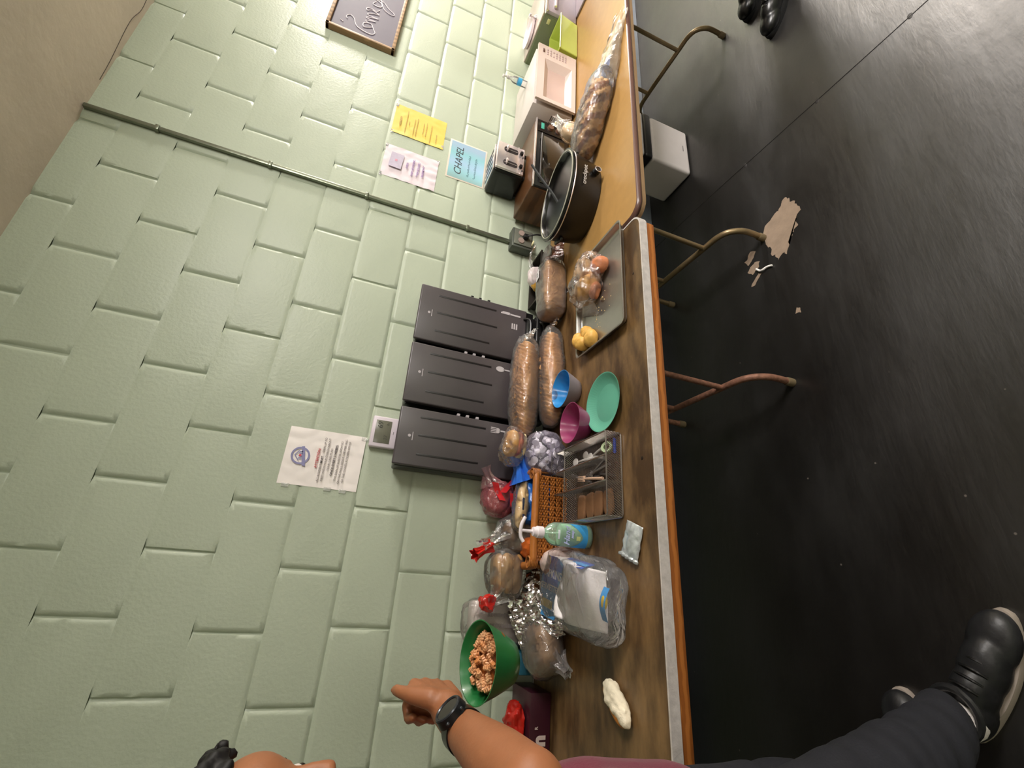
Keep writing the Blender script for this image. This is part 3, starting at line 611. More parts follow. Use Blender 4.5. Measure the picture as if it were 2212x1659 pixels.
# brown toaster oven
t = thing('toaster_oven', 'brown wood grain toaster oven with dark glass door under the toaster', 'oven', (1.19, -.285, TZ))
M_wg = mat('brown_woodgrain', '#6e4a2c', rough=.35, var=.15, wave=(5, 3, 'Z'), col2='#54361f')
mb = MB(); mb.box((.243, .135, .112), (.486, .25, .2), .008, seg=3); mb.build('body', M_wg, t)
dr = MB().box((.2, .004, .112), (.39, .014, .19), .004).build('door', M_blk, t)
MB().box((.2, -.0055, .108), (.34, .006, .135), .002).build('glass_pane', mat('dark_glass', '#221d18', rough=.08, spec=.8), dr)
mb = MB(); mb.box((.243, -.002, .208), (.488, .016, .008), .002); mb.build('chrome_trim', MATS['chrome'], t)
mb = MB(); mb.tube([(.04, -.022, .178), (.36, -.022, .178)], .006, 10); mb.tube([(.06, -.022, .178), (.06, 0, .178)], .005, 8); mb.tube([(.34, -.022, .178), (.34, 0, .178)], .005, 8); mb.build('handle', M_blk, dr)
pn = MB().box((.441, .002, .112), (.086, .016, .19), .003).build('control_panel', mat('panel_dark', '#241f1d', rough=.2), t)
MB().box((.44, -.0065, .172), (.045, .003, .018), .001).build('display', mat('display_teal', '#4fae9b', rough=.3), pn)
for z in (.128, .08): MB().cyl((.441, .0, z), (.441, -.02, z), .018, .016, 18).build('knob', mat('knob_brown', '#75584a', rough=.4), pn)
for x in (.03, .45):
    for y in (.03, .24): MB().cyl((x, y, 0), (x, y, .014), .012, seg=10).build('foot', M_blk, t)

# four slice toaster on top
t = thing('toaster', 'black and chrome toaster with two levers standing on the brown oven', 'toaster', (1.33, -.192, TZ + .212))
M_chr = MATS['chrome']
mb = MB(); mb.box((.1, .1, .092), (.205, .175, .168), .016, seg=4); mb.build('body', mat('toaster_black', '#0f1010', rough=.22, spec=.6), t)
fr = MB().box((.1, .004, .096), (.19, .016, .158), .007, seg=3).build('front_face', M_chr, t)
top = MB().box((.1, .1, .177), (.176, .16, .006), .002).build('top_plate', M_chr, t)
for k in range(4): MB().box((.037 + k * .042, .1, .1795), (.02, .12, .003), .001).build('bread_slot', M_blk, top)
for x in (.052, .148):
    mb = MB()
    pts = rrect(x - .018, x + .018, .055, .135, .014); mb._add([(a_, -.0048, b_) for a_, b_ in pts], [tuple(range(len(pts)))]); mb.build('lever_slot', mat('slot_shadow', '#4a4446', rough=.3, metal=.6), fr, smooth=False)
    MB().tube([(x, -.006, .06), (x, -.006, .13)], .0015, 6).box((x, -.014, .118), (.03, .018, .009), .003).build('lever', M_chr, fr)
    MB().cyl((x, -.003, .038), (x, -.018, .038), .0105, .009, 18).build('knob', M_blk, fr)
    MB().cyl((x - .022, -.003, .028), (x - .022, -.008, .028), .004, seg=10).build('button', M_blk, fr)
MB().tube([(x * .19 + .005, -.003, .053) for x in (0, 1)], .0015, 6).build('chrome_bead', M_chr, fr)
for x in (.02, .18):
    for y in (.03, .17): MB().cyl((x, y, 0), (x, y, .012), .01, seg=10).build('foot', M_blk, t)

# slow cooker
t = thing('slow_cooker', 'black oval slow cooker with silver rim and front dial on the tan table', 'slow cooker', (.985, -.455, TZ), rz=math.radians(-20))
M_sc = mat('cooker_black', '#0b0909', rough=.3, var=.08, spec=.5)
A_, B_ = .205, .150
mb = MB(); mb.lathe([(.80, 0), (.86, .003), (.90, .02), (.95, .07), (.985, .125), (.99, .137), (.93, .138)], 56, sx=A_, sy=B_, cap=True); mb.build('outer_shell', M_sc, t)
mb = MB(); vs = []
mb.tube([(A_ * 1.0 * math.cos(2 * PI * k / 56), B_ * 1.0 * math.sin(2 * PI * k / 56), .139) for k in range(56)], .0032, 8, closed=True); mb.build('silver_rim', M_chr, t)
mb = MB(); mb.lathe([(1.02, .146), (1.05, .150), (1.04, .157), (.95, .157), (.92, .150), (.89, .12), (.83, .03), (.75, .02), (.02, .018)], 56, sx=A_, sy=B_, cap=False); mb.build('stoneware_pot', mat('glazed_black', '#070606', rough=.22, spec=.5), t)
mb = MB(); mb.tube([(A_ * .985 * math.cos(2 * PI * k / 56), B_ * .985 * math.sin(2 * PI * k / 56), .1565) for k in range(56)], .003, 8, closed=True); mb.build('pot_lip_glint', mat('lip_glint_pale', '#a3a090', rough=.2), t)  # pale ring standing in for the highlight along the pot lip
# dial + lettering on the camera side of the shell
ang = math.radians(-62)
px_, py_ = A_ * .945 * math.cos(ang), B_ * .945 * math.sin(ang); nrm = Vector((math.cos(ang) / A_, math.sin(ang) / B_, 0)).normalized()
kn = MB().cyl((px_, py_, .04), (px_ + nrm.x * .02, py_ + nrm.y * .02, .038), .0165, .0155, 22).build('dial', M_blk, t)
cpt = Vector((px_ + nrm.x * .0205, py_ + nrm.y * .0205, .038)); tv = Vector((-nrm.y, nrm.x, 0))
MB().tube([cpt + tv * .0145 * math.cos(2 * PI * k / 24) + Vector((0, 0, .0145 * math.sin(2 * PI * k / 24))) for k in range(24)], .0018, 6, closed=True).build('dial_ring', M_chr, kn)
MB().sph(cpt + Vector((0, 0, .009)), .0018, 8, 6).build('dial_mark', M_icon, kn)
ang = math.radians(-75); qx, qy = A_ * .985 * math.cos(ang), B_ * .985 * math.sin(ang); nr = Vector((math.cos(ang) / A_, math.sin(ang) / B_, .12)).normalized(); tx = Vector((-nr.y, nr.x, 0)).normalized(); up = nr.cross(tx)
Mt = Matrix(((tx.x, up.x, nr.x, qx + nr.x * .0035), (tx.y, up.y, nr.y, qy + nr.y * .0035), (tx.z, up.z, nr.z, .088), (0, 0, 0, 1)))
text_mesh('logo_print', [('crockpot', .026, 0, 0, 'CENTER')], mat('print_pale', '#b7b2b0', rough=.4), t, Mt, bold=.0004)
for s_ in (-1, 1): MB().box((s_ * A_ * .985, 0, .105), (.02, .07, .014), .005).build('side_handle', M_sc, t)
t = tag(MB().tube([(-.13, .03, -.095), (-.07, .01, -.03), (.0, 0, .02), (.08, 0, .075), (.15, .0, .118)], .0062, 10, smooth=5).blob((-.15, .035, -.107), (.032, .022, .006), 2.2, seg=20, rings=10).build('ladle', mat('nylon_grey_black', '#26282a', rough=.45), None, loc=(1.02, -.43, TZ + .148)), 'black nylon ladle leaning out over the slow cooker rim', 'ladle')
t.rotation_euler = (0, 0, math.radians(8))
t = thing('lidded_tub', 'small clear plastic tub half hidden behind the slow cooker', 'tub', (.86, -.2, TZ))
MB().lathe([(.036, 0), (.045, .004), (.05, .07), (.052, .074)], 24, cap=False).lathe([(.036, .001), (.002, .001)], 24, cap=False).build('tub_body', film('tub_clear', '#cfc8c2', .35, .15, 20, .2), t)
MB().lathe([(.053, .072), (.054, .08), (.048, .082), (.002, .081)], 24).build('lid', film('tub_lid', '#d8d2cc', .45, .2, 20, .2), t)

# ================================================================ BREAD AND BAGS
M_crust = mat('bread_crust', '#b98650', rough=.6, var=.2, vs=14, bump=.35, bs=70)
M_crust2 = mat('bread_crust_dark', '#7e512c', rough=.55, var=.25, vs=18, bump=.35, bs=60)
M_crumb = mat('bread_crumb', '#e2c690', rough=.75, var=.12, vs=50, bump=.5, bs=120)
M_bun = mat('golden_bun', '#cf9a4c', rough=.5, var=.18, vs=16, bump=.15, bs=60)
F_clear = film('film_clear', op=.07, rough=.09, bs=38, bump=.7)
F_milky = film('film_milky', '#efe9ec', .2, .14, 30, .8)
def loaf_fn(N=22, k=3.2, a=.006, seam=.004, L=1.):
    def fn(v, th, ph):
        u = v.x / L
        up = max(0, v.z) ; side = abs(v.y)
        ridge = abs(math.sin(PI * (u * N + side * k * 10)))
        n = Vector((0, v.y, v.z)); n = n.normalized() if n.length else n
        v = v + n * (ridge - .5) * a * (1 if v.z > -.01 else 0)
        return v
    return fn
def neck(mb, base, tip, r0, r1, seed=0, n=18, seg=28):
    """gathered and flaring end of a bag"""
    base = Vector(base); tip = Vector(tip); d = tip - base; L_ = d.length; q = d.to_track_quat('Z', 'Y').to_matrix().to_4x4(); vs = []
    for i in range(n + 1):
        u = i / n; r = r0 * (1 - u) ** 1.5 + .008 + (r1 - .008) * max(0, (u - .45) / .55) ** 1.2
        for j in range(seg):
            a = 2 * PI * j / seg; w = 1 + .28 * math.sin(5 * a + seed + 2 * u) + .15 * math.sin(11 * a + seed * 2)
            vs.append(Matrix.Translation(base) @ q @ Vector((r * w * math.cos(a), r * w * math.sin(a) * .8, L_ * u)))
    mb._add(vs, [(i * seg + j, i * seg + (j + 1) % seg, (i + 1) * seg + (j + 1) % seg, (i + 1) * seg + j) for i in range(n) for j in range(seg)])
    return mb

# braided loaf on the far table, its bag trailing away along the table
t = thing('bagged_loaf', 'long seeded braided loaf in a clear bag trailing along the tan table', 'bread', (1.352, -.600, TZ), rz=math.radians(-33))
def braid(v, th, ph):
    u = v.x; n = Vector((0, v.y, v.z)); n = n.normalized() if n.length else n
    arc = math.atan2(v.y, v.z + .0001) * .06; s_ = math.sqrt(abs(math.sin(PI * (u * 20 + arc * 16)) * math.sin(PI * (u * 20 - arc * 16)))) - .5
    return v + n * .017 * s_
MB().blob((0, 0, .058), (.185, .066, .055), 2.5, .004, 30, 2, seg=90, rings=44, flat=-.052, fn=braid).build('loaf', mat('twist_crust', '#7a4826', rough=.5, bump=.4, bs=60, col2='#c39a6a', wave=(7, 5, 'DIAGONAL')), t)
MB().blob((.02, 0, .062), (.215, .078, .061), 2.8, .009, 16, 3, seg=80, rings=40, ridged=True, flat=-.060).build('plastic_bag', F_clear, t)
def tail_xy(u, v): wd = .052 + .034 * math.sin(PI * min(1, u * 1.15)); return .15 + u * .39 + .02 * math.sin(v * 9), (v - .5) * 2 * wd + .10 * min(1, u * 1.7) + .012
def tail_fn(u, v):
    x, y = tail_xy(u, v); return (x, y, .012 + .07 * (1 - u) ** 2 * (1 - abs(2 * v - 1) ** 2) + .018 * abs(noise.noise(Vector((u * 6, v * 5, 1)))) + .016 * (1 - abs(2 * v - 1)))
mb = MB(); mb.sheet(46, 18, tail_fn); mb.sheet(30, 10, lambda u, v: (*tail_xy(u, v), .003 + .004 * abs(noise.noise(Vector((u * 7, v * 6, 4)))))); mb.build('bag_tail', film('film_tail', '#f3f0e8', .06, .14, 22, .35), t)
def on_tail(x0, y0, L_, W_, an, z0, h): return lambda u, v: (x0 + (u - .5) * L_ * math.cos(an) - (v - .5) * W_ * math.sin(an), y0 + (u - .5) * L_ * math.sin(an) + (v - .5) * W_ * math.cos(an), z0 + h * (1 - (2 * v - 1) ** 2) * (1 - .6 * u) + .004 * noise.noise(Vector((u * 5, v * 5, 2))))
mb = MB(); mb.sheet(22, 10, on_tail(.235, .068, .16, .062, .38, .022, .03)); mb.build('printed_panel', mat('print_slate_blue', '#6f7896', rough=.3, var=.15, vs=8), t)
mb = MB(); mb.sheet(16, 8, on_tail(.13, .075, .12, .045, .2, .045, .03)); mb.build('printed_label', mat('print_pink_white', '#d3b9b4', rough=.35, var=.05), t)
t = thing('wrapped_bun', 'pale round bun in clear film with a red stripe behind the braided loaf', 'bread', (1.43, -.455, TZ), rz=.3)
MB().blob((0, 0, .07), (.05, .042, .066), 2.2, .003, 30, 5, seg=32, rings=18).build('bun', mat('pale_bun', '#e3c39c', rough=.5, var=.08), t)
MB().blob((0, 0, .073), (.058, .05, .072), 2.2, .008, 26, 5, seg=40, rings=24, ridged=True, flat=-.072).build('plastic_bag', F_clear, t)
neck(MB(), (.035, 0, .115), (.1, .005, .165), .03, .024, 2).build('bag_knot', F_milky, t)
MB().box((-.01, -.046, .05), (.05, .012, .03), .004).build('stripe', mat('stripe_red', '#a8352e', rough=.4), t)

# sandwich loaf lying between the far table gap and the dispensers
t = thing('bagged_loaf', 'sliced brown sandwich loaf in clear bag with red printed end, by the oven', 'bread', (.635, -.228, TZ), rz=math.radians(3))
def slices(v, th, ph):
    n = Vector((0, v.y, v.z)); n = n.normalized() if n.length else n
    return v + n * .0028 * (abs(math.sin(v.x * 190)) - .5)
MB().blob((0, 0, .058), (.155, .062, .056), 4.5, .003, 22, 7, seg=120, rings=36, flat=-.055, fn=slices).build('loaf', mat('brown_sliced_crust', '#8e6038', rough=.55, var=.18, vs=16, bump=.3, bs=90, col2='#b98c5a'), t)
MB().blob((.01, 0, .06), (.172, .068, .06), 4.2, .006, 24, 8, seg=80, rings=36, ridged=True, flat=-.0592).build('plastic_bag', F_clear, t)
mb = MB(); mb.sheet(22, 14, lambda u, v: (.175 + u * .1, (v - .5) * .12, .012 + .075 * (1 - u * .5) * (1 - (2 * v - 1) ** 2 * .8) + .012 * noise.noise(Vector((u * 9, v * 9, 3))))); mb.build('printed_bag_end', film('film_red_print', '#a8402c', .6, .15, 40, .9, '#c9a090'), t)
mb = MB(); mb.sheet(30, 8, lambda u, v: (.09 + u * .2, .045 + (v - .5) * .05 * (1 - .5 * u) , .125 + .03 * math.sin(u * 3) + .008 * noise.noise(Vector((u * 7, v * 9, 2))))); mb.build('bag_tail', F_milky, t)
MB().box((.31, .05, .14), (.035, .015, .008), .003, rot=(0, .3, .3)).build('bag_clip', mat('clip_cream', '#d8d0a2', rough=.4), t)
MB().box((.085, .02, .1225), (.06, .036, .001), rot=(-.1, .04, .1)).build('price_label', mat('label_white', '#dcd9dc', rough=.4), t)
for k in range(2): MB().box((.078 + k * .015, .02, .1235), (.005, .014, .0006), rot=(-.1, .04, .1)).build('label_print', M_inkd, t)
t = tag(open_box(MB(), .655, .925, -.145, -.012, .085, .004).build('dark_tray', mat('dark_board', '#231d15', rough=.7), None, smooth=False, loc=(0, 0, TZ)), 'dark open box against the wall behind the sliced sandwich loaf', 'box')
t = thing('chip_packet', 'white and yellow crumpled packet standing in the dark box by the wall', 'packet', (.80, -.085, TZ + .01))
MB().blob((0, 0, .058), (.06, .03, .055), 3, .007, 22, 4, seg=32, rings=20, ridged=True).build('packet_body', mat('packet_white', '#dccfd0', rough=.35, var=.05), t)
MB().blob((-.03, -.004, .045), (.048, .03, .048), 3, .006, 22, 9, seg=28, rings=18, ridged=True).build('packet_corner', mat('packet_yellow', '#c9983a', rough=.4, var=.1), t)

# sheet pan, bagged bread and rolls
t = thing('sheet_pan', 'dull aluminium sheet pan lying across the near table end', 'pan', (.195, -.750, TZ))
M_pan = mat('dull_aluminium', '#a8a49e', rough=.34, metal=.85, var=.12, vs=6, bump=.06, bs=30)
mb = MB()
for (L1, z_, r_) in ():
    pass
rings = []
for ins, z in ((.004, .0235), (.0, .0255), (.0, .0275), (.003, .0285), (.007, .027), (.009, .024), (.014, .006), (.019, .0025), (.03, .0018)):
    rings.append([(x, y, z) for x, y in rrect(ins, .455 - ins, ins, .335 - ins, max(.006, .022 - ins * .5), 5)])
n = len(rings[0]); vs = [p for r in rings for p in r]; fs = [(k * n + i, k * n + (i + 1) % n, (k + 1) * n + (i + 1) % n, (k + 1) * n + i) for k in range(len(rings) - 1) for i in range(n)] + [tuple((len(rings) - 1) * n + i for i in range(n))]
mb._add(vs, fs); bt = [(x, y, .0003) for x, y in rrect(.018, .437, .018, .317, .02, 5)]; k0 = len(bt)
mb._add([(x, y, .0235) for x, y in rrect(.004, .451, .004, .331, .02, 5)] + bt, [(i, (i + 1) % k0, k0 + (i + 1) % k0, k0 + i) for i in range(k0)] + [tuple(k0 + i for i in range(k0))])
mb.build('pan_body', M_pan, t, smooth=True)
PB = TZ + .0022
t = thing('bagged_rolls', 'torn bread pieces in a crumpled clear bag on the sheet pan', 'bread', (.50, -.535, PB), rz=math.radians(-25))
M_pink = mat('pink_bread', '#b5704a', rough=.55, var=.2, vs=30, bump=.3, bs=70)
for c_, r_, m_, sd in (((.055, -.06, .032), (.035, .04, .028), M_pink, 1), ((-.03, .02, .036), (.055, .045, .034), M_bun, 2), ((.05, .05, .045), (.05, .035, .034), mat('tan_bread', '#c29a68', rough=.6, var=.12, bump=.3), 3), ((-.045, -.05, .022), (.035, .025, .018), M_pink, 4), ((.0, -.005, .02), (.06, .05, .018), M_crust, 6)):
    MB().blob(c_, r_, 2.4, .006, 28, sd, seg=30, rings=18).build('bread_piece', m_, t)
MB().blob((0, 0, .045), (.108, .088, .05), 2.4, .024, 15, 11, seg=84, rings=44, ridged=True, flat=-.044).build('plastic_bag', film('film_crumpled', '#f3eef2', .12, .1, 30, 1.), t)
mb = MB(); mb.sheet(26, 16, lambda u, v: (-.09 - u * .05, -.1 + v * .17, .045 * (1 - u) + .02 * abs(noise.noise(Vector((u * 8, v * 8, 8)))) + .002)); mb.build('bag_mouth', F_milky, t)
g = 'golden rolls in the corner of the sheet pan'
rolls = [(.262, -.452, .030, .034, 'round golden roll nearest the pan back edge, first of the corner rolls'), (.238, -.482, .032, .036, 'pitted golden roll in the pan corner, the largest of the corner rolls'), (.236, -.533, .026, .031, 'pale elongated golden roll at the pan left rim'), (.285, -.497, .022, .026, 'darker small roll tucked behind the other corner rolls'), (.262, -.515, .024, .029, 'pale golden roll lying between the other corner rolls')]
for i, (x, y, hz, r_, lb) in enumerate(rolls):
    tag(MB().blob((0, 0, hz * .95), (r_ * (1.15 if i in (2, 4) else 1), r_ * .85, hz), 2.1, .004, 32, i + 3, rot=(0, 0, i * 1.2), seg=30, rings=20, flat=-hz * .9).build('bread_roll', mat('roll_pale', '#d8a853', rough=.5, var=.15, vs=30, bump=.2), None, loc=(x, y, PB)), lb, 'bread roll', g)
rnd = random.Random(4); mb = MB()
for k in range(26):
    x = rnd.gauss(.33, .05); y = rnd.gauss(-.56, .05); mb.sph((min(.6, max(.25, x)), y, PB + .001), (rnd.uniform(.0012, .003), rnd.uniform(.001, .002), .001), 6, 4)
mb.cap((.395, -.575, PB + .004), (.388, -.60, PB + .012), .002, .003, 8)
tag(mb.build('bread_crumbs', M_crumb, None), 'scattered pale bread crumbs on the sheet pan', 'crumbs', kind='stuff')

# two braided loaves in bags stacked before the dispensers
def braided(name, label, c, L_, ry_, rz_, seed, tilt=0, yaw=0):
    t = thing(name, label, 'bread', c, group='braided brown loaves before the dispensers', rot=(tilt, 0, yaw))
    def fn(v, th, ph):
        n = Vector((0, v.y, v.z)); n = n.normalized() if n.length else n
        yy = v.y - .012 * math.sin(v.x * 8)
        rdg = abs(math.sin(PI * (v.x * 50 + abs(yy) * 34)))
        knob = math.exp(-(yy / .012) ** 2) * max(0, v.z) / rz_
        return v + n * ((rdg - .6) * .0075 + .011 * knob * (rdg - .3))
    MB().blob((0, 0, 0), (L_, ry_, rz_), 2.7, .002, 20, seed, seg=150, rings=60, fn=fn).build('loaf', M_crust, t)
    MB().blob((.01, 0, 0), (L_ + .02, ry_ + .008, rz_ + .006), 3, .008, 17, seed + 3, seg=84, rings=40, ridged=True).build('plastic_bag', F_clear, t)
    mb = MB(); mb.sheet(20, 18, lambda u, v: (L_ + .005 + u * .05, (v - .5) * 1.7 * ry_ * (1 + .15 * u), (.5 - u) * .02 + .02 * noise.noise(Vector((u * 9, v * 9, seed))))); mb.build('bag_end', F_milky, t)
    return t
braided('bagged_loaf', 'lower braided brown loaf in clear bag lying on the near table', (.19, -.235, TZ + .049), .225, .060, .047, 2, yaw=math.radians(4))
braided('bagged_loaf', 'upper braided brown loaf in clear bag leaning on the middle dispenser', (.135, -.186, TZ + .150), .225, .058, .050, 8, tilt=.35, yaw=math.radians(1))

# bowls and plate
def bowl(name, label, cat, c, prof_out, m_in, m_out, wav=None, tilt=None, group=None, seg=64):
    t = thing(name, label, cat, c, group=group, rot=tilt)
    MB().lathe(prof_out, seg, cap=False, wav=wav).lathe([(prof_out[0][0], prof_out[0][1]), (.001, prof_out[0][1])], seg, cap=False).build('outside', m_out, t, angle=50)
    pi_ = [(max(.001, r - .0022), z + .002 if i == 0 else z) for i, (r, z) in enumerate(prof_out)]; pi_[-1] = (prof_out[-1][0] - .0022, prof_out[-1][1])
    MB().lathe([(.001, pi_[0][1])] + pi_ + [(prof_out[-1][0], prof_out[-1][1])], seg, cap=False, wav=wav and (lambda i, a: wav(i - 1, a))).build('inside', m_in, t, angle=50)
    return t
BP = [(.042, 0), (.046, .002), (.055, .02), (.066, .045), (.074, .066), (.077, .072)]
bowl('bowl', 'bowl with bright blue inside and grey outside on the near table', 'bowl', (.076, -.375, TZ), BP, mat('bowl_blue', '#2c86c8', rough=.22, var=.04, coat=.3), mat('bowl_grey', '#8b858c', rough=.35, var=.03), group='plastic bowls on the near table')
bowl('bowl', 'magenta plastic bowl between the blue bowl and the wire basket', 'bowl', (-.088, -.455, TZ), BP, mat('bowl_magenta', '#8e3560', rough=.28, var=.04, coat=.2), MATS['bowl_magenta'], group='plastic bowls on the near table')
M_mint = mat('mint_green', '#5ba38b', rough=.4, var=.03)
bowl('plate', 'mint green plastic plate with ribbed sloping rim', 'plate', (-.044, -.598, TZ), [(.068, 0), (.072, .0015), (.094, .014), (.104, .021), (.1065, .0225)], M_mint, M_mint, wav=lambda i, a: .006 * math.cos(60 * a) if i == 2 else 0, seg=240)

# wire basket of cutlery
t = thing('wire_basket', 'chrome wire mesh basket with dividers holding cutlery on the near table', 'basket', (-.435, -.672, TZ))
M_wire = mat('wire_steel', '#a9a4a0', rough=.25, metal=.9, var=.05)
BW, BD, BH = .262, .385, .057
for nm_, z in (('top_rim', BH), ('bottom_rim', .002)):
    MB().tube([(x, y, z) for x, y in rrect(0, BW, 0, BD, .008, 3)], .0026 if z else .002, 8, closed=True).build(nm_, M_wire, t)
def hatch(mb, p0, du, L_, step, lean=.03, both=False):
    p0 = Vector(p0); du = Vector(du).normalized(); k = 0; x = -lean
    while x < L_:
        a0 = max(0, x); a1 = min(L_, x + lean)
        za = BH * (a0 - x) / lean; zb = BH * (a1 - x) / lean
        if a1 > a0: mb.tube([p0 + du * a0 + Vector((0, 0, za)), p0 + du * a1 + Vector((0, 0, zb))], .0011, 5)
        x += step
for nm_, p0, du, L_ in (('front_mesh', (0, 0, .001), (1, 0, 0), BW), ('back_mesh', (0, BD, .001), (1, 0, 0), BW), ('side_mesh', (0, 0, .001), (0, 1, 0), BD), ('side_mesh', (BW, 0, .001), (0, 1, 0), BD), ('cross_divider', (0, BD - .10, .001), (1, 0, 0), BW)):
    mb = MB(); hatch(mb, p0, du, L_, .0075, .035); 
    if nm_ == 'cross_divider': mb.tube([(0, BD - .1, BH * .93), (BW, BD - .1, BH * .93)], .0018, 6)
    mb.build(nm_, M_wire, t)
for x in (.105, .185):
    mb = MB()
    for k in range(50): mb.tube([(x, .004 + k * BD / 50, .002), (x, .004 + (k + .6) * BD / 50, BH * .97)], .0009, 4)
    mb.tube([(x, 0, BH), (x, BD, BH)], .0024, 6); mb.build('long_divider', M_wire, t)
mb = MB()
for k in range(52): y = BD * (k + .5) / 52; mb.tube([(0, y, .0035), (BW, y + .012 if y < BD - .015 else y, .0035)], .0009, 4)
mb.build('floor_mesh', M_wire, t)
M_cut = mat('cutlery_grey', '#77716f', rough=.35, metal=.5, var=.1); M_cutw = mat('cutlery_white', '#cfc9c6', rough=.4)
def fork(name, label, c, rz_, m, L_=.17, group=None, kind='fork', tilt=0):
    mb = MB()
    if kind == 'fork':
        for k in range(4): mb.box((L_ * .43, -.0075 + k * .005, .004), (L_ * .22, .0022, .0016), .0004)
        mb.box((L_ * .29, 0, .003), (L_ * .1, .02, .0018), .0008)
    elif kind == 'spoon': mb.sph((L_ * .42, 0, .004), (L_ * .14, .0155, .004), 16, 8)
    else: mb.box((L_ * .3, 0, .003), (L_ * .42, .014, .0016), .0006)
    mb.tube([(L_ * .26, 0, .003), (0, 0, .006), (-L_ * .45, 0, .003)], [.003, .0052], 6, smooth=4)
    o = mb.build(name, m, None, loc=c); o.rotation_euler = (0, tilt, rz_); return tag(o, label, kind, group)
BX, BY = -.435, -.672; g = 'cutlery in the wire basket'
lab = 'grey plastic %s in the wire basket middle tray, %s'
POS = ('lowest', 'second from the bottom', 'third from the bottom', 'fourth from the bottom', 'second from the top', 'topmost')
for i, (x, y, a, kd, m_) in enumerate([(.145, .10, 1.35, 'fork', M_cut), (.15, .14, 1.8, 'knife', M_cut), (.14, .17, 1.5, 'fork', M_cut), (.155, .12, 2.0, 'spoon', M_cut), (.142, .20, 1.25, 'knife', M_cut), (.15, .08, 1.7, 'fork', M_cut)]):
    fork(kd, lab % (kd, POS[i]), (BX + x, BY + y, TZ + .006 + .0055 * i), a, m_, .15, g, kd)
fork('fork', 'pale cream fork lying over the grey ones in the wire basket', (BX + .127, BY + .11, TZ + .043), 1.42, mat('cutlery_peach', '#c6a48c', rough=.4), .16, g)
for i, (x, y, a) in enumerate([(.215, .15, 1.3), (.225, .11, 1.75), (.21, .20, 1.5)]):
    fork('spoon', 'white plastic spoon in the right tray of the wire basket, %s' % ('middle', 'nearest the front', 'farthest back')[i], (BX + x, BY + y, TZ + .006 + i * .006), a, M_cutw, .14, g, 'spoon')
tag(MB().tube([(.0, 0, 0), (.05, 0, 0)], .005, 10).build('marker_cap', mat('cap_blue', '#1d3fa8', rough=.35), None, loc=(BX + .198, BY + .02, TZ + .012)), 'short bright blue plastic stick at the front right of the wire basket', 'stick')
t = thing('tape_roll', 'small pale green tape roll lying in the right tray of the wire basket', 'tape roll', (BX + .222, BY + .05, TZ + .02), rot=(.5, .3, 0))
ring_ = MB(); ring_.lathe([(.011, -.007), (.02, -.007), (.02, .007), (.011, .007), (.011, -.007)], 28, cap=False); ring_.build('roll', mat('tape_green', '#a9b894', rough=.4), t)
M_sach = mat('brown_sachet', '#7a573c', rough=.4, var=.2, vs=20)
for i, (x, y, a) in enumerate([(.05, .06, .1), (.05, .115, -.06), (.052, .17, .08), (.05, .222, -.1)]):
    o = tag(MB().blob((0, 0, .006), (.042, .026, .006), 4, .002, 40, i, seg=24, rings=10).build('sachet', M_sach, None, loc=(BX + x, BY + y, TZ + .006 + .003 * (i % 2))), 'brown sachet in the left tray of the wire basket, %s from the front rim' % ('first', 'second', 'third', 'farthest')[i], 'sachet', 'brown sachets in the wire basket'); o.rotation_euler = (0, 0, a)

# creamer cups in a bag
t = thing('creamer_bag', 'clear bag full of small white creamer cups behind the wire basket', 'bag', (-.165, -.258, TZ))
MB().blob((0, 0, .077), (.088, .062, .078), 2.8, .012, 16, 21, seg=72, rings=40, ridged=True, flat=-.077).build('plastic_bag', film('film_lilac', '#d9d2ee', .16, .1, 34, .9), t)
M_crm = mat('creamer_white', '#ece6f4', rough=.4, var=.05)
cup = MB().lathe([(.009, 0), (.0125, .018), (.0145, .018), (.0145, .0195), (.001, .0196)], 16).build('creamer_cup', M_crm, None); cup_me = cup.data; bpy.data.objects.remove(cup)
rnd = random.Random(9); done = 0; P_ = []
while done < 44 and len(P_) < 5000:
    p_ = Vector((rnd.uniform(-.07, .07), rnd.uniform(-.048, .048), rnd.uniform(.014, .138))); P_.append(0)
    if (p_.x / .076) ** 2 + (p_.y / .052) ** 2 + ((p_.z - .076) / .072) ** 4 > 1: continue
    if any((p_ - q).length < .0225 for q in globals().setdefault('CUPS', [])): continue
    CUPS.append(p_); o = bpy.data.objects.new('creamer_cup', cup_me); COL.objects.link(o); o.location = Vector((-.165, -.258, TZ)) + p_; o.rotation_euler = (rnd.uniform(0, 6), rnd.uniform(0, 6), rnd.uniform(0, 6))
    tag(o, 'tiny white creamer cup jumbled inside the clear bag behind the wire basket', 'creamer cup', 'creamer cups in the clear bag'); done += 1

t = thing('sandwich_bag', 'cut sandwich bun in a clear bag resting on top of the creamer bag', 'bread', (-.145, -.215, TZ + .157), rot=(.25, .1, 0))
MB().blob((.005, 0, .055), (.052, .04, .026), 2.6, .004, 26, 3, seg=36, rings=20, flat=-.022).build('bun_top', M_bun, t)
MB().blob((.008, -.004, .033), (.05, .04, .012), 3, .005, 40, 4, seg=36, rings=14).build('filling', mat('ham_orange', '#c46a44', rough=.45, var=.25, vs=40), t)
MB().blob((.006, 0, .017), (.052, .04, .016), 3, .003, 30, 5, seg=36, rings=14).build('bun_base', mat('bun_crumb', '#e9d3a4', rough=.7, var=.1, vs=40, bump=.3), t)
MB().blob((-.004, 0, .046), (.078, .054, .048), 2.2, .016, 15, 31, seg=72, rings=40, ridged=True, flat=-.046).build('plastic_bag', MATS['film_crumpled'], t)

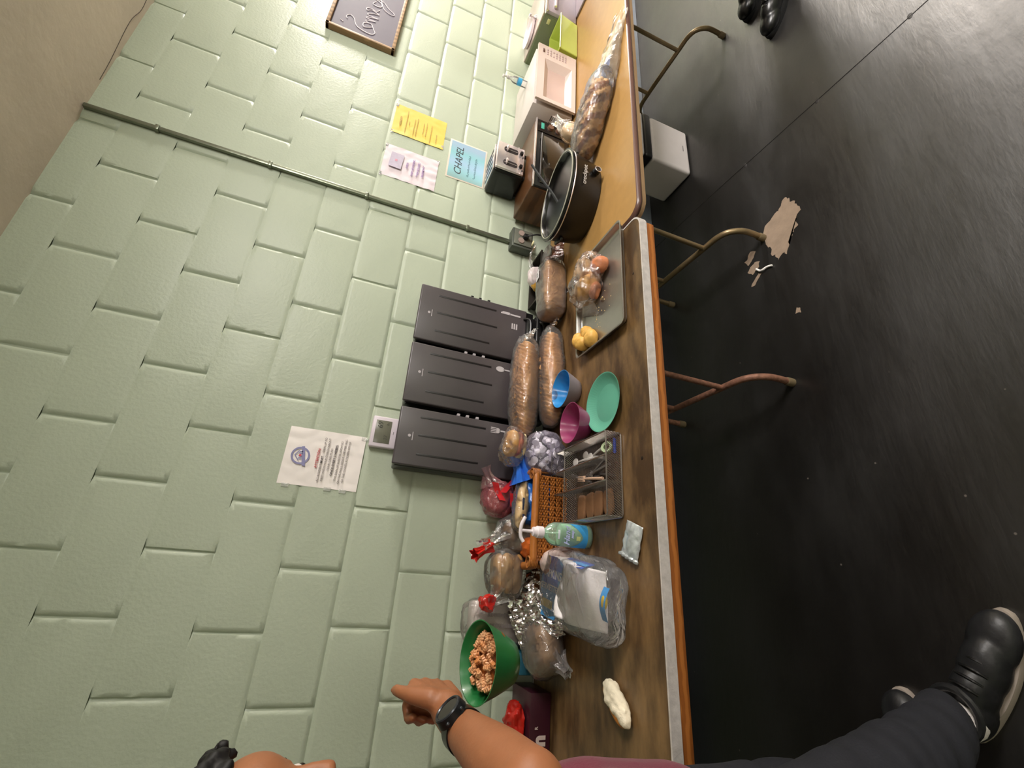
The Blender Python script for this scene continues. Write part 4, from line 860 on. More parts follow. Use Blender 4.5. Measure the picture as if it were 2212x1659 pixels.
# wicker basket and the bags heaped on it
t = thing('wicker_basket', 'honey brown wicker basket with thick cane rim behind the wire basket', 'basket', (-.58, -.31, TZ))
M_wk = mat('wicker_honey', '#a8682c', rough=.5, var=.25, vs=50, bump=.5, bs=160, col2='#7d4718'); KW, KD, KH = .335, .255, .13
MB().tube([(x, y, KH) for x, y in rrect(0, KW, 0, KD, .03, 5)], .0135, 12, closed=True).build('rim', mat('cane_rim', '#a5642a', rough=.42, var=.2, vs=20, bump=.2), t)
def weave(mb, a, b, z0, z1, rows):
    a = Vector(a); b = Vector(b); L_ = (b - a).length; d = (b - a) / L_; nrm_ = Vector((d.y, -d.x, 0)); n = int(L_ / .009)
    for r_ in range(rows):
        z = z0 + (z1 - z0) * (r_ + .5) / rows
        pts = [a + d * (L_ * k / (n * 2)) + nrm_ * (.0035 * math.cos(PI * (k / 2 + r_))) + Vector((0, 0, z)) for k in range(n * 2 + 1)]
        mb.tube(pts, .0033, 5)
for a, b, nm_ in (((.02, 0, 0), (KW - .02, 0, 0), 'front_weave'), ((KW, .02, 0), (KW, KD - .02, 0), 'side_weave'), ((KW - .02, KD, 0), (.02, KD, 0), 'back_weave'), ((0, KD - .02, 0), (0, .02, 0), 'side_weave')):
    for z0, z1 in ((.002, .022), (.027, .047), (.052, .072), (.077, .097), (.1, .116)):
        mb = MB(); weave(mb, a, b, z0, z1, 4); mb.build(nm_, M_wk, t)
    mb = MB(); a = Vector(a); b = Vector(b)
    for k in range(9): q = a.lerp(b, k / 8); mb.tube([q, q + Vector((0, 0, KH))], .0035, 6)
    mb.build('stakes', M_wk, t)
for x, y in ((.012, .012), (KW - .012, .012), (.012, KD - .012), (KW - .012, KD - .012)):
    mb = MB()
    for k in range(6): mb.tube([(x + .019 * math.cos(2 * PI * j / 12), y + .019 * math.sin(2 * PI * j / 12) , KH - .014 + k * .0055) for j in range(12)], .003, 5, closed=True)
    mb.build('corner_binding', M_wk, t)
MB().box((KW / 2, KD / 2, .004), (KW - .02, KD - .02, .006), .002).build('base', M_wk, t)
BZ = TZ + .0085
t = thing('bread_bag', 'bright blue printed bag of long white rolls in the wicker basket', 'bag', (-.345, -.185, BZ), rot=(0, 0, .05))
M_bb = mat('bag_blue', '#1f63b8', rough=.25, var=.2, vs=8, bump=.4, bs=30, coat=.3)
MB().blob((0, 0, .075), (.098, .08, .074), 2.6, .012, 15, 41, seg=72, rings=40, ridged=True, flat=-.073).build('bag_body', M_bb, t)
MB().blob((-.02, -.045, .142), (.092, .027, .024), 2.3, .005, 20, 5, rot=(0, .12, .05), seg=40, rings=20).build('long_roll', mat('pale_roll', '#e0bd86', rough=.5, var=.15, vs=20), t)
MB().blob((-.02, -.04, .145), (.108, .034, .03), 2.4, .009, 20, 6, rot=(0, .12, .05), seg=60, rings=30, ridged=True).build('clear_window', F_clear, t)
neck(MB(), (.075, -.02, .12), (.185, -.028, .165), .06, .045, 3).build('bag_knot', mat('bag_blue_light', '#2f6fd8', rough=.2, var=.15, coat=.4), t)
mb = MB(); mb.box((-.025, -.0735, .147), (.045, .002, .012), .0005, rot=(.5, 0, 0)); mb.box((-.068, -.0725, .145), (.012, .002, .012), .0005, rot=(.5, 0, 0)); mb.build('dark_print', mat('print_navy', '#3a3f55', rough=.4), t)
t = thing('bread_bag', 'clear bag with red printed flaps leaning on the wall above the basket', 'bag', (-.335, -.105, BZ + .115), rot=(0, 0, 0))
MB().blob((0, 0, .082), (.07, .05, .066), 2.4, .012, 17, 51, seg=64, rings=36, ridged=True).build('bag_body', film('film_pink', '#d8808c', .42, .12, 30, .9, '#f0a0a8'), t)
MB().blob((.0, 0, .078), (.05, .034, .046), 2.3, .006, 25, 5, seg=30, rings=18).build('bread', mat('tan_bread2', '#b49a78', rough=.6, var=.15), t)
for k, (u0, v0, an) in enumerate(((.02, .1, .5), (.045, .06, -.7), (-.02, .035, .2))):
    mb = MB(); mb.sheet(14, 6, lambda u, v: (u0 + (u - .5) * .075 * math.cos(an) , -.053 - .006 * math.cos(u * 6) - .004 * k, v0 + (u - .5) * .075 * math.sin(an) + (v - .5) * .026)); mb.build('red_flap', mat('flap_red', '#c8272c', rough=.25, coat=.3), t)
neck(MB(), (.05, 0, .115), (.12, -.01, .15), .04, .026, 7).build('bag_knot', film('film_redclear', '#d89aa2', .3, .12, 30, .8), t)
t = thing('bread_bag', 'clear bag of brown bread with a red knotted end, left end of wicker basket', 'bag', (-.475, -.150, BZ), rot=(0, 0, .1))
MB().blob((0, 0, .1), (.075, .07, .085), 2.4, .006, 20, 6, seg=40, rings=24).build('bread', mat('dark_bread', '#5e4228', rough=.6, var=.2), t)
MB().blob((0, 0, .108), (.085, .078, .1), 2.4, .012, 15, 61, seg=64, rings=36, ridged=True, flat=-.106).build('plastic_bag', F_clear, t)
neck(MB(), (-.015, .0, .185), (-.055, -.02, .275), .05, .03, 4).build('bag_knot', F_milky, t)
neck(MB(), (-.045, -.018, .235), (-.085, -.03, .30), .018, .026, 9).build('red_bag_end', mat('knot_red', '#b8231c', rough=.2, var=.2, coat=.5), t)
t = thing('snack_bag', 'orange and brown snack bag leaning in the left half of the wicker basket', 'bag', (-.515, -.215, BZ), rot=(0, 0, 0))
MB().blob((0, 0, .065), (.042, .06, .065), 2.8, .01, 18, 71, seg=40, rings=24, ridged=True).build('bag_body', mat('bag_orange', '#b3561c', rough=.3, var=.35, vs=14), t)

# soap bottle
t = thing('soap_bottle', 'pale green pump bottle of hand soap with blue wave label', 'bottle', (-.483, -.47, TZ), rz=math.radians(-8))
M_soap = film('soap_green', '#c8e6d2', .5, .06, 8, .1, '#dff2e6')
MB().lathe([(.001, .001), (.034, .001), (.0375, .006), (.038, .02), (.038, .11), (.036, .135), (.028, .152), (.017, .162), (.0145, .168), (.0145, .176)], 40, sx=1, sy=.74, cap=False).build('bottle_body', M_soap, t)
MB().lathe([(.001, .005), (.033, .005), (.0345, .02), (.0345, .1), (.034, .112), (.001, .113)], 36, sx=1, sy=.72).build('soap', mat('soap_liquid', '#bcd8c2', rough=.25, var=.02, alpha=1), t)
def on_bottle(u, z): a = -PI / 2 + u; return (.0386 * math.cos(a), .0386 * .74 * math.sin(a), z)
mb = MB(); mb.sheet(28, 8, lambda u, v: on_bottle(-1.2 + 2.4 * u, .02 + v * (.018 + .055 * abs(u - .45) ** 1.3 * 1.8))); mb.build('label_wave', mat('label_sky', '#3f95cc', rough=.3, var=.2, vs=20), t)
mb = MB(); mb.sheet(8, 6, lambda u, v: on_bottle(-.35 + .35 * u, .048 + v * .014)); mb.build('label_leaf', mat('leaf_yellow', '#c7cf8a', rough=.4), t)
tm = text_mesh('brand_script', [('Hand', .026, -.002, .088, 'CENTER'), ('soap', .013, .004, .074, 'CENTER')], mat('script_lilac', '#b9c0ea', rough=.4), t, wallm(0, -.0292, 0), shear=.3, bold=.0006)
mb = MB(); mb.sheet(6, 2, lambda u, v: on_bottle(-.35 + .75 * u, .122 + v * .007)); mb.build('label_bar', mat('label_pale', '#dfe4ee', rough=.4), t)
MB().lathe([(.0145, .17), (.0185, .172), (.0185, .192), (.016, .194), (.014, .206), (.0055, .208), (.005, .24), (.005, .246)], 28).build('pump_collar', mat('pump_white', '#e6dde2', rough=.35), t)
MB().tube([(.042, .0, .236), (.02, 0, .246), (0, 0, .248), (-.02, 0, .245), (-.034, -.004, .236)], .0058, 12, smooth=5).build('pump_spout', MATS['pump_white'], t)
MB().tube([(0, 0, .17), (.004, 0, .1), (.008, 0, .03)], .003, 8).build('dip_tube', mat('tube_pale', '#dfe8dc', rough=.3), t)

# foil sachet on the table
t = tag(MB().sheet(30, 18, lambda u, v: ((u - .5) * .102, (v - .5) * .08 * (1 + .08 * (1 if u < .08 else 0)), .004 + .007 * (1 - (2 * u - 1) ** 4) * (1 - (2 * v - 1) ** 2) + .0035 * noise.noise(Vector((u * 6, v * 6, 2))) + (.008 * abs(math.sin(v * 14)) if u < .08 else 0))).build('foil_sachet', mat('foil_grey', '#c4cbcd', rough=.28, metal=.45, var=.3, vs=25, bump=.5, bs=60), None, loc=(-.507, -.715, TZ)), 'flat silver grey foil sachet lying near the table front edge', 'sachet')
t.rotation_euler = (0, 0, math.radians(-21))
o = t; o.modifiers.new('s', 'SOLIDIFY').thickness = .0015

# napkin pack
t = thing('napkin_pack', 'opened clear napkin pack with blue and yellow print and white napkins', 'napkins', (-.64, -.42, TZ), rz=math.radians(-9))
M_nap = mat('napkin_white', '#f0eaec', rough=.8, var=.03, bump=.25, bs=120)
st = MB().box((0, .02, .045), (.17, .2, .082), .012, seg=3); st.build('napkin_stack', M_nap, t)
mb = MB(); mb.sheet(24, 20, lambda u, v: (-.085 + u * .165, -.06 - v * .13, .088 - .05 * v ** 2 + .012 * math.sin(v * 5 + u * 2) - .012 * v)); o = mb.build('loose_napkin', M_nap, t); o.modifiers.new('s', 'SOLIDIFY').thickness = .004
mb = MB(); mb.sheet(24, 20, lambda u, v: (-.078 + u * .14, -.04 - v * .10 + .02 * u, .098 - .02 * v + .016 * math.sin(v * 4 + u * 3.5 + 1))); o = mb.build('folded_napkin', M_nap, t); o.modifiers.new('s', 'SOLIDIFY').thickness = .005
MB().blob((0, -.07, .05), (.118, .225, .055), 3.6, .012, 12, 81, seg=96, rings=44, ridged=True, flat=-.05).build('plastic_bag', film('film_pack', '#ffffff', .06, .1, 26, .9), t)
M_pb = mat('print_royal', '#2f57c4', rough=.35, var=.1); M_py = mat('print_yellow', '#d9b834', rough=.4); M_ps = mat('print_sky', '#3f93d6', rough=.35)
def topz(x, y): return .0905
mb = MB(); mb.poly([(-.10, .0), (-.05, -.02), (.07, -.03), (.085, .0), (.085, .1), (.05, .118), (-.09, .118), (-.105, .1)], .0895, .0912); lb = mb.build('printed_band', M_ps, t, smooth=False)
MB().poly([(-.01, .0), (.06, -.028), (.088, .01), (.086, .085), (.04, .112), (.0, .1)], .0912, .0918).build('printed_swoosh', M_pb, lb, smooth=False)
MB().poly([(.07 + .018 * math.cos(2 * PI * k / 20), .085 + .03 * math.sin(2 * PI * k / 20)) for k in range(20)], .0919, .0925).build('printed_oval', M_py, lb, smooth=False)
MB().poly([(-.075, .02), (-.05, .02), (-.05, .105), (-.075, .105)], .0919, .0925).build('printed_tab', M_py, lb, smooth=False)
text_mesh('pack_title', [('NAPKINS', .036, -.115, .02, 'LEFT'), ('SERVIETTES', .026, -.112, -.02, 'LEFT')], mat('print_white', '#e6e2ea', rough=.4), lb, Matrix.Translation((0, 0, .0932)) @ Matrix.Rotation(-PI / 2, 4, 'Z'), bold=.0006)
MB().box((.082, -.05, .055), (.003, .15, .05), .001, rot=(0, -.3, 0)).build('printed_side', M_pb, t)
MB().box((.085, -.085, .06), (.003, .09, .016), .001, rot=(0, -.3, 0)).build('printed_stripe', M_ps, t)
MB().sheet(12, 8, lambda u, v: (-.05 + u * .09, -.215 + v * .03, .03 + .015 * math.sin(u * 3))).build('printed_flap', M_ps, t)
MB().blob((-.0, -.2, .038), (.02, .012, .008), 2.2, 0, seg=20, rings=10).build('printed_spot', M_py, t)

# crumpled foil
def foil(u, v):
    x = (u - .5) * .26; y = (v - .5) * .2; q = Vector((u * 7, v * 7, 3))
    h = .05 * (1 - abs(2 * u - 1) ** 2) + .07 * v
    return (x + .012 * noise.noise(q + Vector((9, 0, 0))), y + .014 * noise.noise(q + Vector((0, 9, 0))), .018 + h + .035 * abs(noise.noise(q)) + .016 * abs(noise.noise(q * 2.4)) + .004 * noise.noise(q * 5))
o = tag(MB().sheet(90, 70, foil).build('foil_sheet', mat('crumpled_foil', '#d9d6d8', rough=.16, metal=1, var=.03, bump=.2, bs=45), None, angle=18, loc=(-.700, -.245, TZ)), 'crumpled sheet of shiny aluminium foil between white pack and napkin pack', 'foil')
o.rotation_euler = (0, 0, math.radians(28)); o.modifiers.new('s', 'SOLIDIFY').thickness = .0008

# brown bread in a bag, left of the foil
t = thing('bagged_loaf', 'smooth light brown loaf in a twisted bag left of the crumpled foil', 'bread', (-.825, -.262, TZ), rz=math.radians(22))
MB().blob((0, 0, .058), (.092, .078, .055), 2.8, .004, 14, 9, seg=56, rings=30, flat=-.056).build('loaf', mat('light_brown_loaf', '#8b6a48', rough=.5, var=.12, vs=8), t)
MB().blob((0, 0, .061), (.1, .085, .061), 2.7, .007, 14, 12, seg=64, rings=36, ridged=True, flat=-.06).build('plastic_bag', F_clear, t)
neck(MB(), (-.06, -.055, .04), (-.105, -.10, .03), .028, .016, 5).build('bag_twist', F_milky, t)

# hot dog buns in a bag with a red tied end, leaning on the wall
t = thing('bagged_buns', 'bag of tan finger buns with a red tied end leaning against the wall', 'bread', (-.61, -.155, TZ + .10), rot=(.2, 0, .05))
for k, (y, z) in enumerate(((-.035, .0), (-.012, .012), (.012, .016), (-.03, .036), (.0, .052), (.03, .045))):
    MB().blob((.0, y, .055 + z), (.068, .024, .022), 2.6, .002, 20, k, seg=30, rings=16, rot=(0, 0, .05 * k - .1)).build('finger_bun', mat('tan_bun', '#a9814f', rough=.5, var=.15, vs=12), t)
MB().blob((0, 0, .08), (.088, .068, .07), 2.5, .01, 15, 91, seg=64, rings=36, ridged=True, rot=(0, -.1, 0)).build('plastic_bag', F_clear, t)
neck(MB(), (-.07, .0, .1), (-.125, -.01, .165), .035, .02, 6).build('bag_twist', F_milky, t)
MB().blob((-.10, -.02, .158), (.026, .026, .03), 2.3, .012, 28, 15, seg=36, rings=22, ridged=True).build('red_bag_end', mat('knot_red', '#b8231c'), t)
t = tag(MB().blob((0, 0, .05), (.085, .085, .05), 3, .01, 16, 33, seg=48, rings=24, ridged=True, flat=-.049).build('bun_package', mat('package_orange', '#b9551f', rough=.35, var=.35, vs=9), None, loc=(-.685, -.125, TZ)), 'orange and brown wrapped package under the bag of tan finger buns', 'package')
t = thing('bagged_buns', 'white wrapped buns with an orange stripe between soap bottle and finger buns', 'bread', (-.565, -.335, TZ), rot=(0, 0, .2))
# narrow soft pack squeezed between basket, foil and napkin pack
MB().blob((0, .0, .055), (.04, .036, .053), 2.6, .007, 20, 23, seg=36, rings=22, ridged=True, flat=-.052).build('pack_body', mat('pack_pinkish', '#c9b4ae', rough=.4, var=.1), t)
MB().blob((-.03, -.004, .05), (.014, .036, .048), 2.6, .004, 20, 24, seg=24, rings=16).build('orange_stripe', mat('bag_orange', '#b3561c'), t)

# white package
t = thing('paper_goods_pack', 'white film wrapped pack with grey print standing against the wall', 'package', (-.775, -.075, TZ), rot=(.05, 0, .06))
MB().box((0, 0, .135), (.135, .085, .27), .014, seg=3).build('pack_body', mat('pack_white', '#c9bdb8', rough=.4, var=.05, bump=.15), t)
MB().blob((0, -.002, .15), (.078, .053, .148), 5, .008, 18, 44, seg=56, rings=40, ridged=True).build('film_wrap', film('film_pack2', '#efe9e8', .14, .12, 24, .9), t)
mb = MB(); rnd = random.Random(3)
for z, n_ in ((.2, 1), (.17, 0)):
    pass
for x0 in (-.012, .022):
    for k in range(26): mb.box((x0, -.0585, .12 + k * .0042), (.012 + rnd.uniform(-.003, .003), .0008, .0026))
mb.build('printed_text', M_ink, t, smooth=False)
MB().box((.0, -.0585, .085), (.03, .0012, .016), .0003).build('printed_mark', M_inkd, t)

tag(MB().box((0, 0, .055), (.07, .16, .11), .008).build('cardboard_box', mat('teal_card', '#1f5a6e', rough=.5), None, loc=(-.895, -.098, TZ)), 'dark teal carton left of the white pack behind the light brown loaf', 'box')
t = thing('candy_box', 'dark maroon candy box with white lettering beside the table left end', 'box', (-.972, -.218, TZ))
M_mar = mat('maroon_card', '#3a1622', rough=.35, var=.1)
cb = MB().box((-.175, .085, .0375), (.35, .165, .074), .002).build('carton', M_mar, t)
text_mesh('logo_print', [('mm', .062, -.165, .02, 'CENTER')], mat('logo_white', '#cdbab5', rough=.4), cb, wallm(0, 0.0018, 0), bold=.003)
text_mesh('logo_mark', [('R', .014, -.098, .046, 'CENTER')], mat('logo_white', '#cdbab5'), cb, wallm(0, 0.0018, 0), bold=.0005)
mb = MB(); mb._add([(.0045 * math.cos(0) - .098, .0015, .05)] + [(.0105 * math.cos(2 * PI * k / 20) - .098, .0014, .0505 + .0105 * math.sin(2 * PI * k / 20)) for k in range(20)], [tuple(range(1, 21))]) if False else None
t = tag(MB().blob((0, 0, .03), (.06, .045, .03), 2.2, .014, 24, 77, seg=48, rings=28, ridged=True, flat=-.029).build('candy_wrapper', mat('wrapper_red', '#a81d14', rough=.25, var=.3, coat=.4), None, loc=(-1.07, -.15, TZ + .0765)), 'crumpled red wrapper lying on the maroon candy box', 'wrapper')

# torn slice of white bread
t = thing('bread_slice', 'torn piece of white bread with tan crust alone on the near table', 'bread', (-.905, -.638, TZ), rz=math.radians(52))
o = MB().blob((0, 0, .018), (.062, .026, .018), 2.6, .009, 34, 13, seg=56, rings=24, flat=-.017).build('crumb', mat('white_crumb', '#f6ebd2', rough=.75, var=.05, vs=50, bump=.5, bs=120), t)
MB().blob((.004, .017, .016), (.058, .014, .015), 2.6, .006, 30, 14, seg=44, rings=18, flat=-.0155).build('crust', mat('toasted_crust', '#b5722c', rough=.55, var=.2), t)

# ================================================================ PEOPLE
M_skin = mat('skin_brown', '#96603f', rough=.5, var=.07, vs=14, bump=.12, bs=120, sss=.12)
def limb(mb, pts, seg=16):
    for (a, ra), (b, rb) in zip(pts[:-1], pts[1:]): mb.cap(a, b, ra, rb, seg)
def fr3(f, u):
    f = Vector(f).normalized(); s_ = f.cross(Vector(u)).normalized(); u = s_.cross(f); return f, u, s_      # forward, up, right-hand side
def head_parts(mb, H, f, u, s_):
    R = Matrix((( f.x, -s_.x, u.x), (f.y, -s_.y, u.y), (f.z, -s_.z, u.z))).to_4x4()
    P = lambda a, b, c: H + f * a + s_ * b + u * c
    mb.sph(P(-.012, 0, .012), (.092, .075, .078), 24, 16, R); mb.sph(P(.036, 0, .028), (.054, .06, .05), 20, 12, R)         # skull, forehead
    mb.sph(P(.035, 0, -.045), (.055, .052, .065), 20, 12, R); mb.sph(P(.066, 0, -.1), (.022, .028, .02), 14, 10, R)          # face, chin
    mb.cap(P(-.0, .045, -.07), P(.06, .018, -.102), .022, .016); mb.cap(P(-.0, -.045, -.07), P(.06, -.018, -.102), .022, .016)  # jaw
    mb.cap(P(.083, 0, .004), P(.106, 0, -.03), .009, .0115); mb.sph(P(.103, .011, -.034), (.011, .008, .008), 10, 8, R); mb.sph(P(.103, -.011, -.034), (.011, .008, .008), 10, 8, R)
    mb.cap(P(.082, .012, .014), P(.076, .04, .01), .0085, .007); mb.cap(P(.082, -.012, .014), P(.076, -.04, .01), .0085, .007)   # brows
    mb.cap(P(.084, .016, -.063), P(.084, -.016, -.063), .0085, .0085); mb.cap(P(.083, .014, -.076), P(.083, -.014, -.076), .0085, .0085)
    mb.sph(P(.055, .04, -.03), (.026, .018, .022), 14, 10, R); mb.sph(P(.055, -.04, -.03), (.026, .018, .022), 14, 10, R)
    for sg in (1, -1): mb.sph(P(-.01, sg * .078, -.012), (.018, .008, .03), 14, 10, R); mb.sph(P(-.012, sg * .084, -.002), (.013, .006, .018), 12, 8, R)
    return P, R
def hand(mb, wrist, palm_c, d, w_, nrm, curls, thumb):
    """d: along the fingers, w_: across the palm (index side), nrm: palm normal; curls: bends per finger"""
    limb(mb, [(wrist, .027), (wrist.lerp(palm_c, .5), .028)])
    for k in range(4):
        o = w_ * (.031 - .0205 * k); base = palm_c - d * .035 + o * .7; kn = palm_c + d * (.036 - .004 * abs(k - 1)) + o
        mb.cap(base, kn, .015, .0115); L_ = (.043, .047, .044, .034)[k]; p_ = kn; a = 0
        for q, (ln, r0, r1) in enumerate(((1., .0102, .0094), (.62, .0094, .0086), (.5, .0086, .0078))):
            a += curls[k][q]; dr = (d * math.cos(a) + nrm * math.sin(a)); e = p_ + dr * L_ * ln; mb.cap(p_, e, r0, r1, 12); p_ = e
    a, b, c_ = thumb
    mb.cap(palm_c - d * .032 + w_ * .02, a, .0175, .0135); mb.cap(a, b, .0128, .0112, 12); mb.cap(b, c_, .0112, .0092, 12)
def shoe(parent, heel, toe, m_up, m_sole, lace=None, h=.07, nm='shoe'):
    heel = Vector(heel); toe = Vector(toe); d = (toe - heel); L_ = d.length; d.normalize(); M = Matrix.Translation((heel.x, heel.y, 0)) @ Matrix.Rotation(math.atan2(d.y, d.x), 4, 'Z')
    def outline(g, n=36):
        pts = []
        for k in range(n):
            a = 2 * PI * k / n; x = L_ / 2 + (L_ / 2 + g) * math.cos(a); u = min(1, max(0, x / L_)); wd = .034 + .016 * math.sin(PI * min(1, u * 1.0)) * u * 1.1 + .002
            pts.append((x, (wd + g) * math.copysign(abs(math.sin(a)) ** .75, math.sin(a))))
        return pts
    mb = MB(); P0, P1 = outline(.004), outline(.007); n = len(P0)
    vs = [(x, y, .0) for x, y in P0] + [(x, y, .012 + .004 * (x < .06)) for x, y in P1] + [(x, y, .026 + (.008 if x < .08 else 0)) for x, y in outline(.004)]
    mb._add(vs, [(L * n + i, L * n + (i + 1) % n, (L + 1) * n + (i + 1) % n, (L + 1) * n + i) for L in range(2) for i in range(n)] + [tuple(range(n))[::-1], tuple(2 * n + i for i in range(n))], M)
    sh = mb.build(nm, m_sole, parent)
    mb = MB()
    mb.sph((L_ * .76, 0, .034), (L_ * .245, .051, .038), 20, 12); mb.sph((L_ * .55, 0, .045), (L_ * .27, .048, .052), 20, 12); mb.sph((L_ * .38, 0, .06), (L_ * .2, .044, .06), 20, 12); mb.sph((L_ * .2, 0, .045), (L_ * .215, .042, .055), 20, 12)
    mb.cap((L_ * .2, 0, .05), (L_ * .22, 0, .075), .044, .047)
    for v in mb.b.verts: v.co = M @ v.co
    o = remesh(mb.build('upper', m_up, sh), .005, 8); 
    for v in o.data.vertices: v.co.z = max(v.co.z, .012)
    mb = MB()
    for k in range(5):
        x = L_ * (.40 + .065 * k); z = .120 - .0095 * k
        mb.tube([M @ Vector((x, -.026, z - .014)), M @ Vector((x + .006, -.01, z)), M @ Vector((x + .006, .01, z)), M @ Vector((x, .026, z - .014))], .0034, 6, smooth=4)
    mb.build('laces', lace or m_up, sh)
    MB().tube([M @ Vector((L_ * .21 + .052 * math.cos(2 * PI * k / 24), .047 * math.sin(2 * PI * k / 24), .118 + .012 * math.cos(2 * PI * k / 24))) for k in range(24)], .009, 8, closed=True).build('collar', m_up, sh)
    return sh
def person(name, label, J, hairm, shirtm, pantm, skin, watch=False):
    V = {k: Vector(v) for k, v in J.items() if not isinstance(v, (str, int, float, list))}
    t = thing(name, label, 'person', (0, 0, 0))
    f, u, s_ = fr3(J['f'], J['u'])
    mb = MB(); P, R = head_parts(mb, V['H'], f, u, s_)
    sr, sl, hr, hl = V['shR'], V['shL'], V['hipR'], V['hipL']; sc_ = (sr + sl) / 2; hc = (hr + hl) / 2; cd = J['chest_dir']; cd = Vector(cd)
    limb(mb, [(P(-.03, 0, -.05), .052), (V['neck'], .056)]); limb(mb, [(V['neck'], .05), (sr.lerp(sc_, .25), .05)]); limb(mb, [(V['neck'], .05), (sl.lerp(sc_, .25), .05)])
    ch = sc_.lerp(hc, .3); wa = sc_.lerp(hc, .68)
    for k in (-1, 0, 1):
        off = (sl - sr) * .24 * k
        limb(mb, [(sc_ + off + Vector((0, 0, -.04)), .075), (ch + off, .095), (wa + off * .9 + cd * .02, .09), (hc + off * .95, .095)])
    for s in 'RL':
        limb(mb, [(V['sh' + s], .052), (V['el' + s], .042)]); limb(mb, [(V['el' + s], .041), (V['el' + s].lerp(V['wr' + s], .35), .040), (V['wr' + s], .028)])
        limb(mb, [(V['hip' + s], .085), (V['kn' + s], .055)]); limb(mb, [(V['kn' + s], .053), (V['kn' + s].lerp(V['an' + s], .35), .052), (V['an' + s], .034)])
        limb(mb, [(V['an' + s] + Vector((0, 0, -.03)), .026), (V['an' + s] + (V['toe' + s] - V['an' + s]) * .5 + Vector((0, 0, -.02)), .018)])
    for h in J['hands']: hand(mb, *h)
    body = remesh(mb.build('body', skin, t, smooth=True), .0048, 5, .5)
    # clothes
    mb = MB(); hem = J.get('hem', .0)
    for k in (-1, 0, 1):
        off = (sl - sr) * .25 * k
        limb(mb, [(sc_ + off + Vector((0, 0, -.045)), .086), (ch + off, .108), (wa + off * .95 + cd * .03, .108), (hc + off + Vector((0, 0, -.02)), .112)])
    for s in 'RL': limb(mb, [(V['sh' + s], .066), (V['sh' + s].lerp(V['el' + s], .72), .062)])
    o = remesh(mb.build('shirt', shirtm, t), .008, 6)
    d = noise
    for v in o.data.vertices:
        q = v.co * 7; v.co += v.normal * .006 * noise.noise(Vector((q.x * 1.6, q.y * 1.6, q.z * .6)))
        v.co.z = max(v.co.z, hc.z - .075 + hem)
    mb = MB()
    for k in (-1, 0, 1): mb.sph(hc + (sl - sr) * .25 * k + Vector((0, 0, .02)), (.104, .104, .11), 16, 12)
    for s in 'RL':
        limb(mb, [(V['hip' + s], .102), (V['kn' + s], .077), (V['kn' + s].lerp(V['an' + s], .7), .068), (V['an' + s] + Vector((0, 0, .05)), .062)])
    o = remesh(mb.build('trousers', pantm, t), .008, 6)
    for v in o.data.vertices:
        if v.co.z < .95: v.co += v.normal * (.009 * noise.noise(Vector((v.co.x * 9 + v.co.z * 14, v.co.y * 9, v.co.z * 20))) * min(1, (.95 - v.co.z) * 2))
        v.co.z = max(v.co.z, J.get('cuff', .11))
    for s in 'RL':
        mb = MB(); a = V['an' + s]; limb(mb, [(a + Vector((0, 0, .085)), .041), (a + Vector((0, 0, -.02)), .043)]); mb.build('sock', mat('sock_black', '#121114', rough=.85) if J.get('sock') else mat('sock_white', '#e3dcd8', rough=.8, bump=.3, bs=200), t)
    # hair
    mb = MB(); rnd = random.Random(5)
    for k in range(900):
        a = rnd.uniform(0, 2 * PI); z = rnd.uniform(-.25, 1); rr = math.sqrt(max(0, 1 - z * z)); x, y = rr * math.cos(a), rr * math.sin(a)
        if x > .52 and z < .72: continue
        if x > -.1 and z < .1: continue
        p_ = P(-.016 + x * .094, y * .078, .016 + z * .085); r_ = rnd.uniform(.0055, .0095); mb.sph(p_ + (p_ - V['H']).normalized() * rnd.uniform(.002, .014), r_, 7, 5)
    if J.get('forelock'):
        for k in range(40): p_ = P(.05 + rnd.uniform(-.025, .016), rnd.uniform(-.045, .045), .086 + rnd.uniform(-.008, .016)); mb.sph(p_, rnd.uniform(.006, .011), 7, 5)
    remesh(mb.build('hair', hairm, t), .0045, 1, .3)
    for sg in (1, -1):
        e = MB().sph(P(.0755, sg * .034, -.006), .0125, 16, 10).build('eye', mat('eye_white', '#d8cfc8', rough=.2), t)
        MB().sph(P(.0835, sg * .036, -.007), .0065, 12, 8).build('iris', mat('iris_dark', '#20130c', rough=.15), e)
        MB().tube([P(.085, sg * .014, .016), P(.082, sg * .03, .019), P(.07, sg * .048, .014)], .0028, 6, smooth=4).build('eyebrow', hairm, t)
    return t, V, P
M_hair = mat('hair_black', '#0d0a0a', rough=.6, var=.3)
M_shirt = mat('maroon_cotton', '#6d2338', rough=.85, var=.1, vs=5, bump=.25, bs=250, sheen=.2)
M_pant = mat('navy_trousers', '#1c1d24', rough=.85, var=.15, vs=6, bump=.25, bs=200)
palm = Vector((-.816, -.936, 1.328)); wr = Vector((-.846, -1.018, 1.306))
fd = Vector((.12, .93, .12)).normalized(); wd_ = Vector((.05, -.12, .99)); wd_ = (wd_ - fd * wd_.dot(fd)).normalized(); nr_ = Vector((-.9, .1, -.1)); nr_ = (nr_ - fd * nr_.dot(fd) - wd_ * nr_.dot(wd_)).normalized()
lw = Vector((-1.10, -.80, .84)); lp = lw + Vector((.015, .005, -.075))
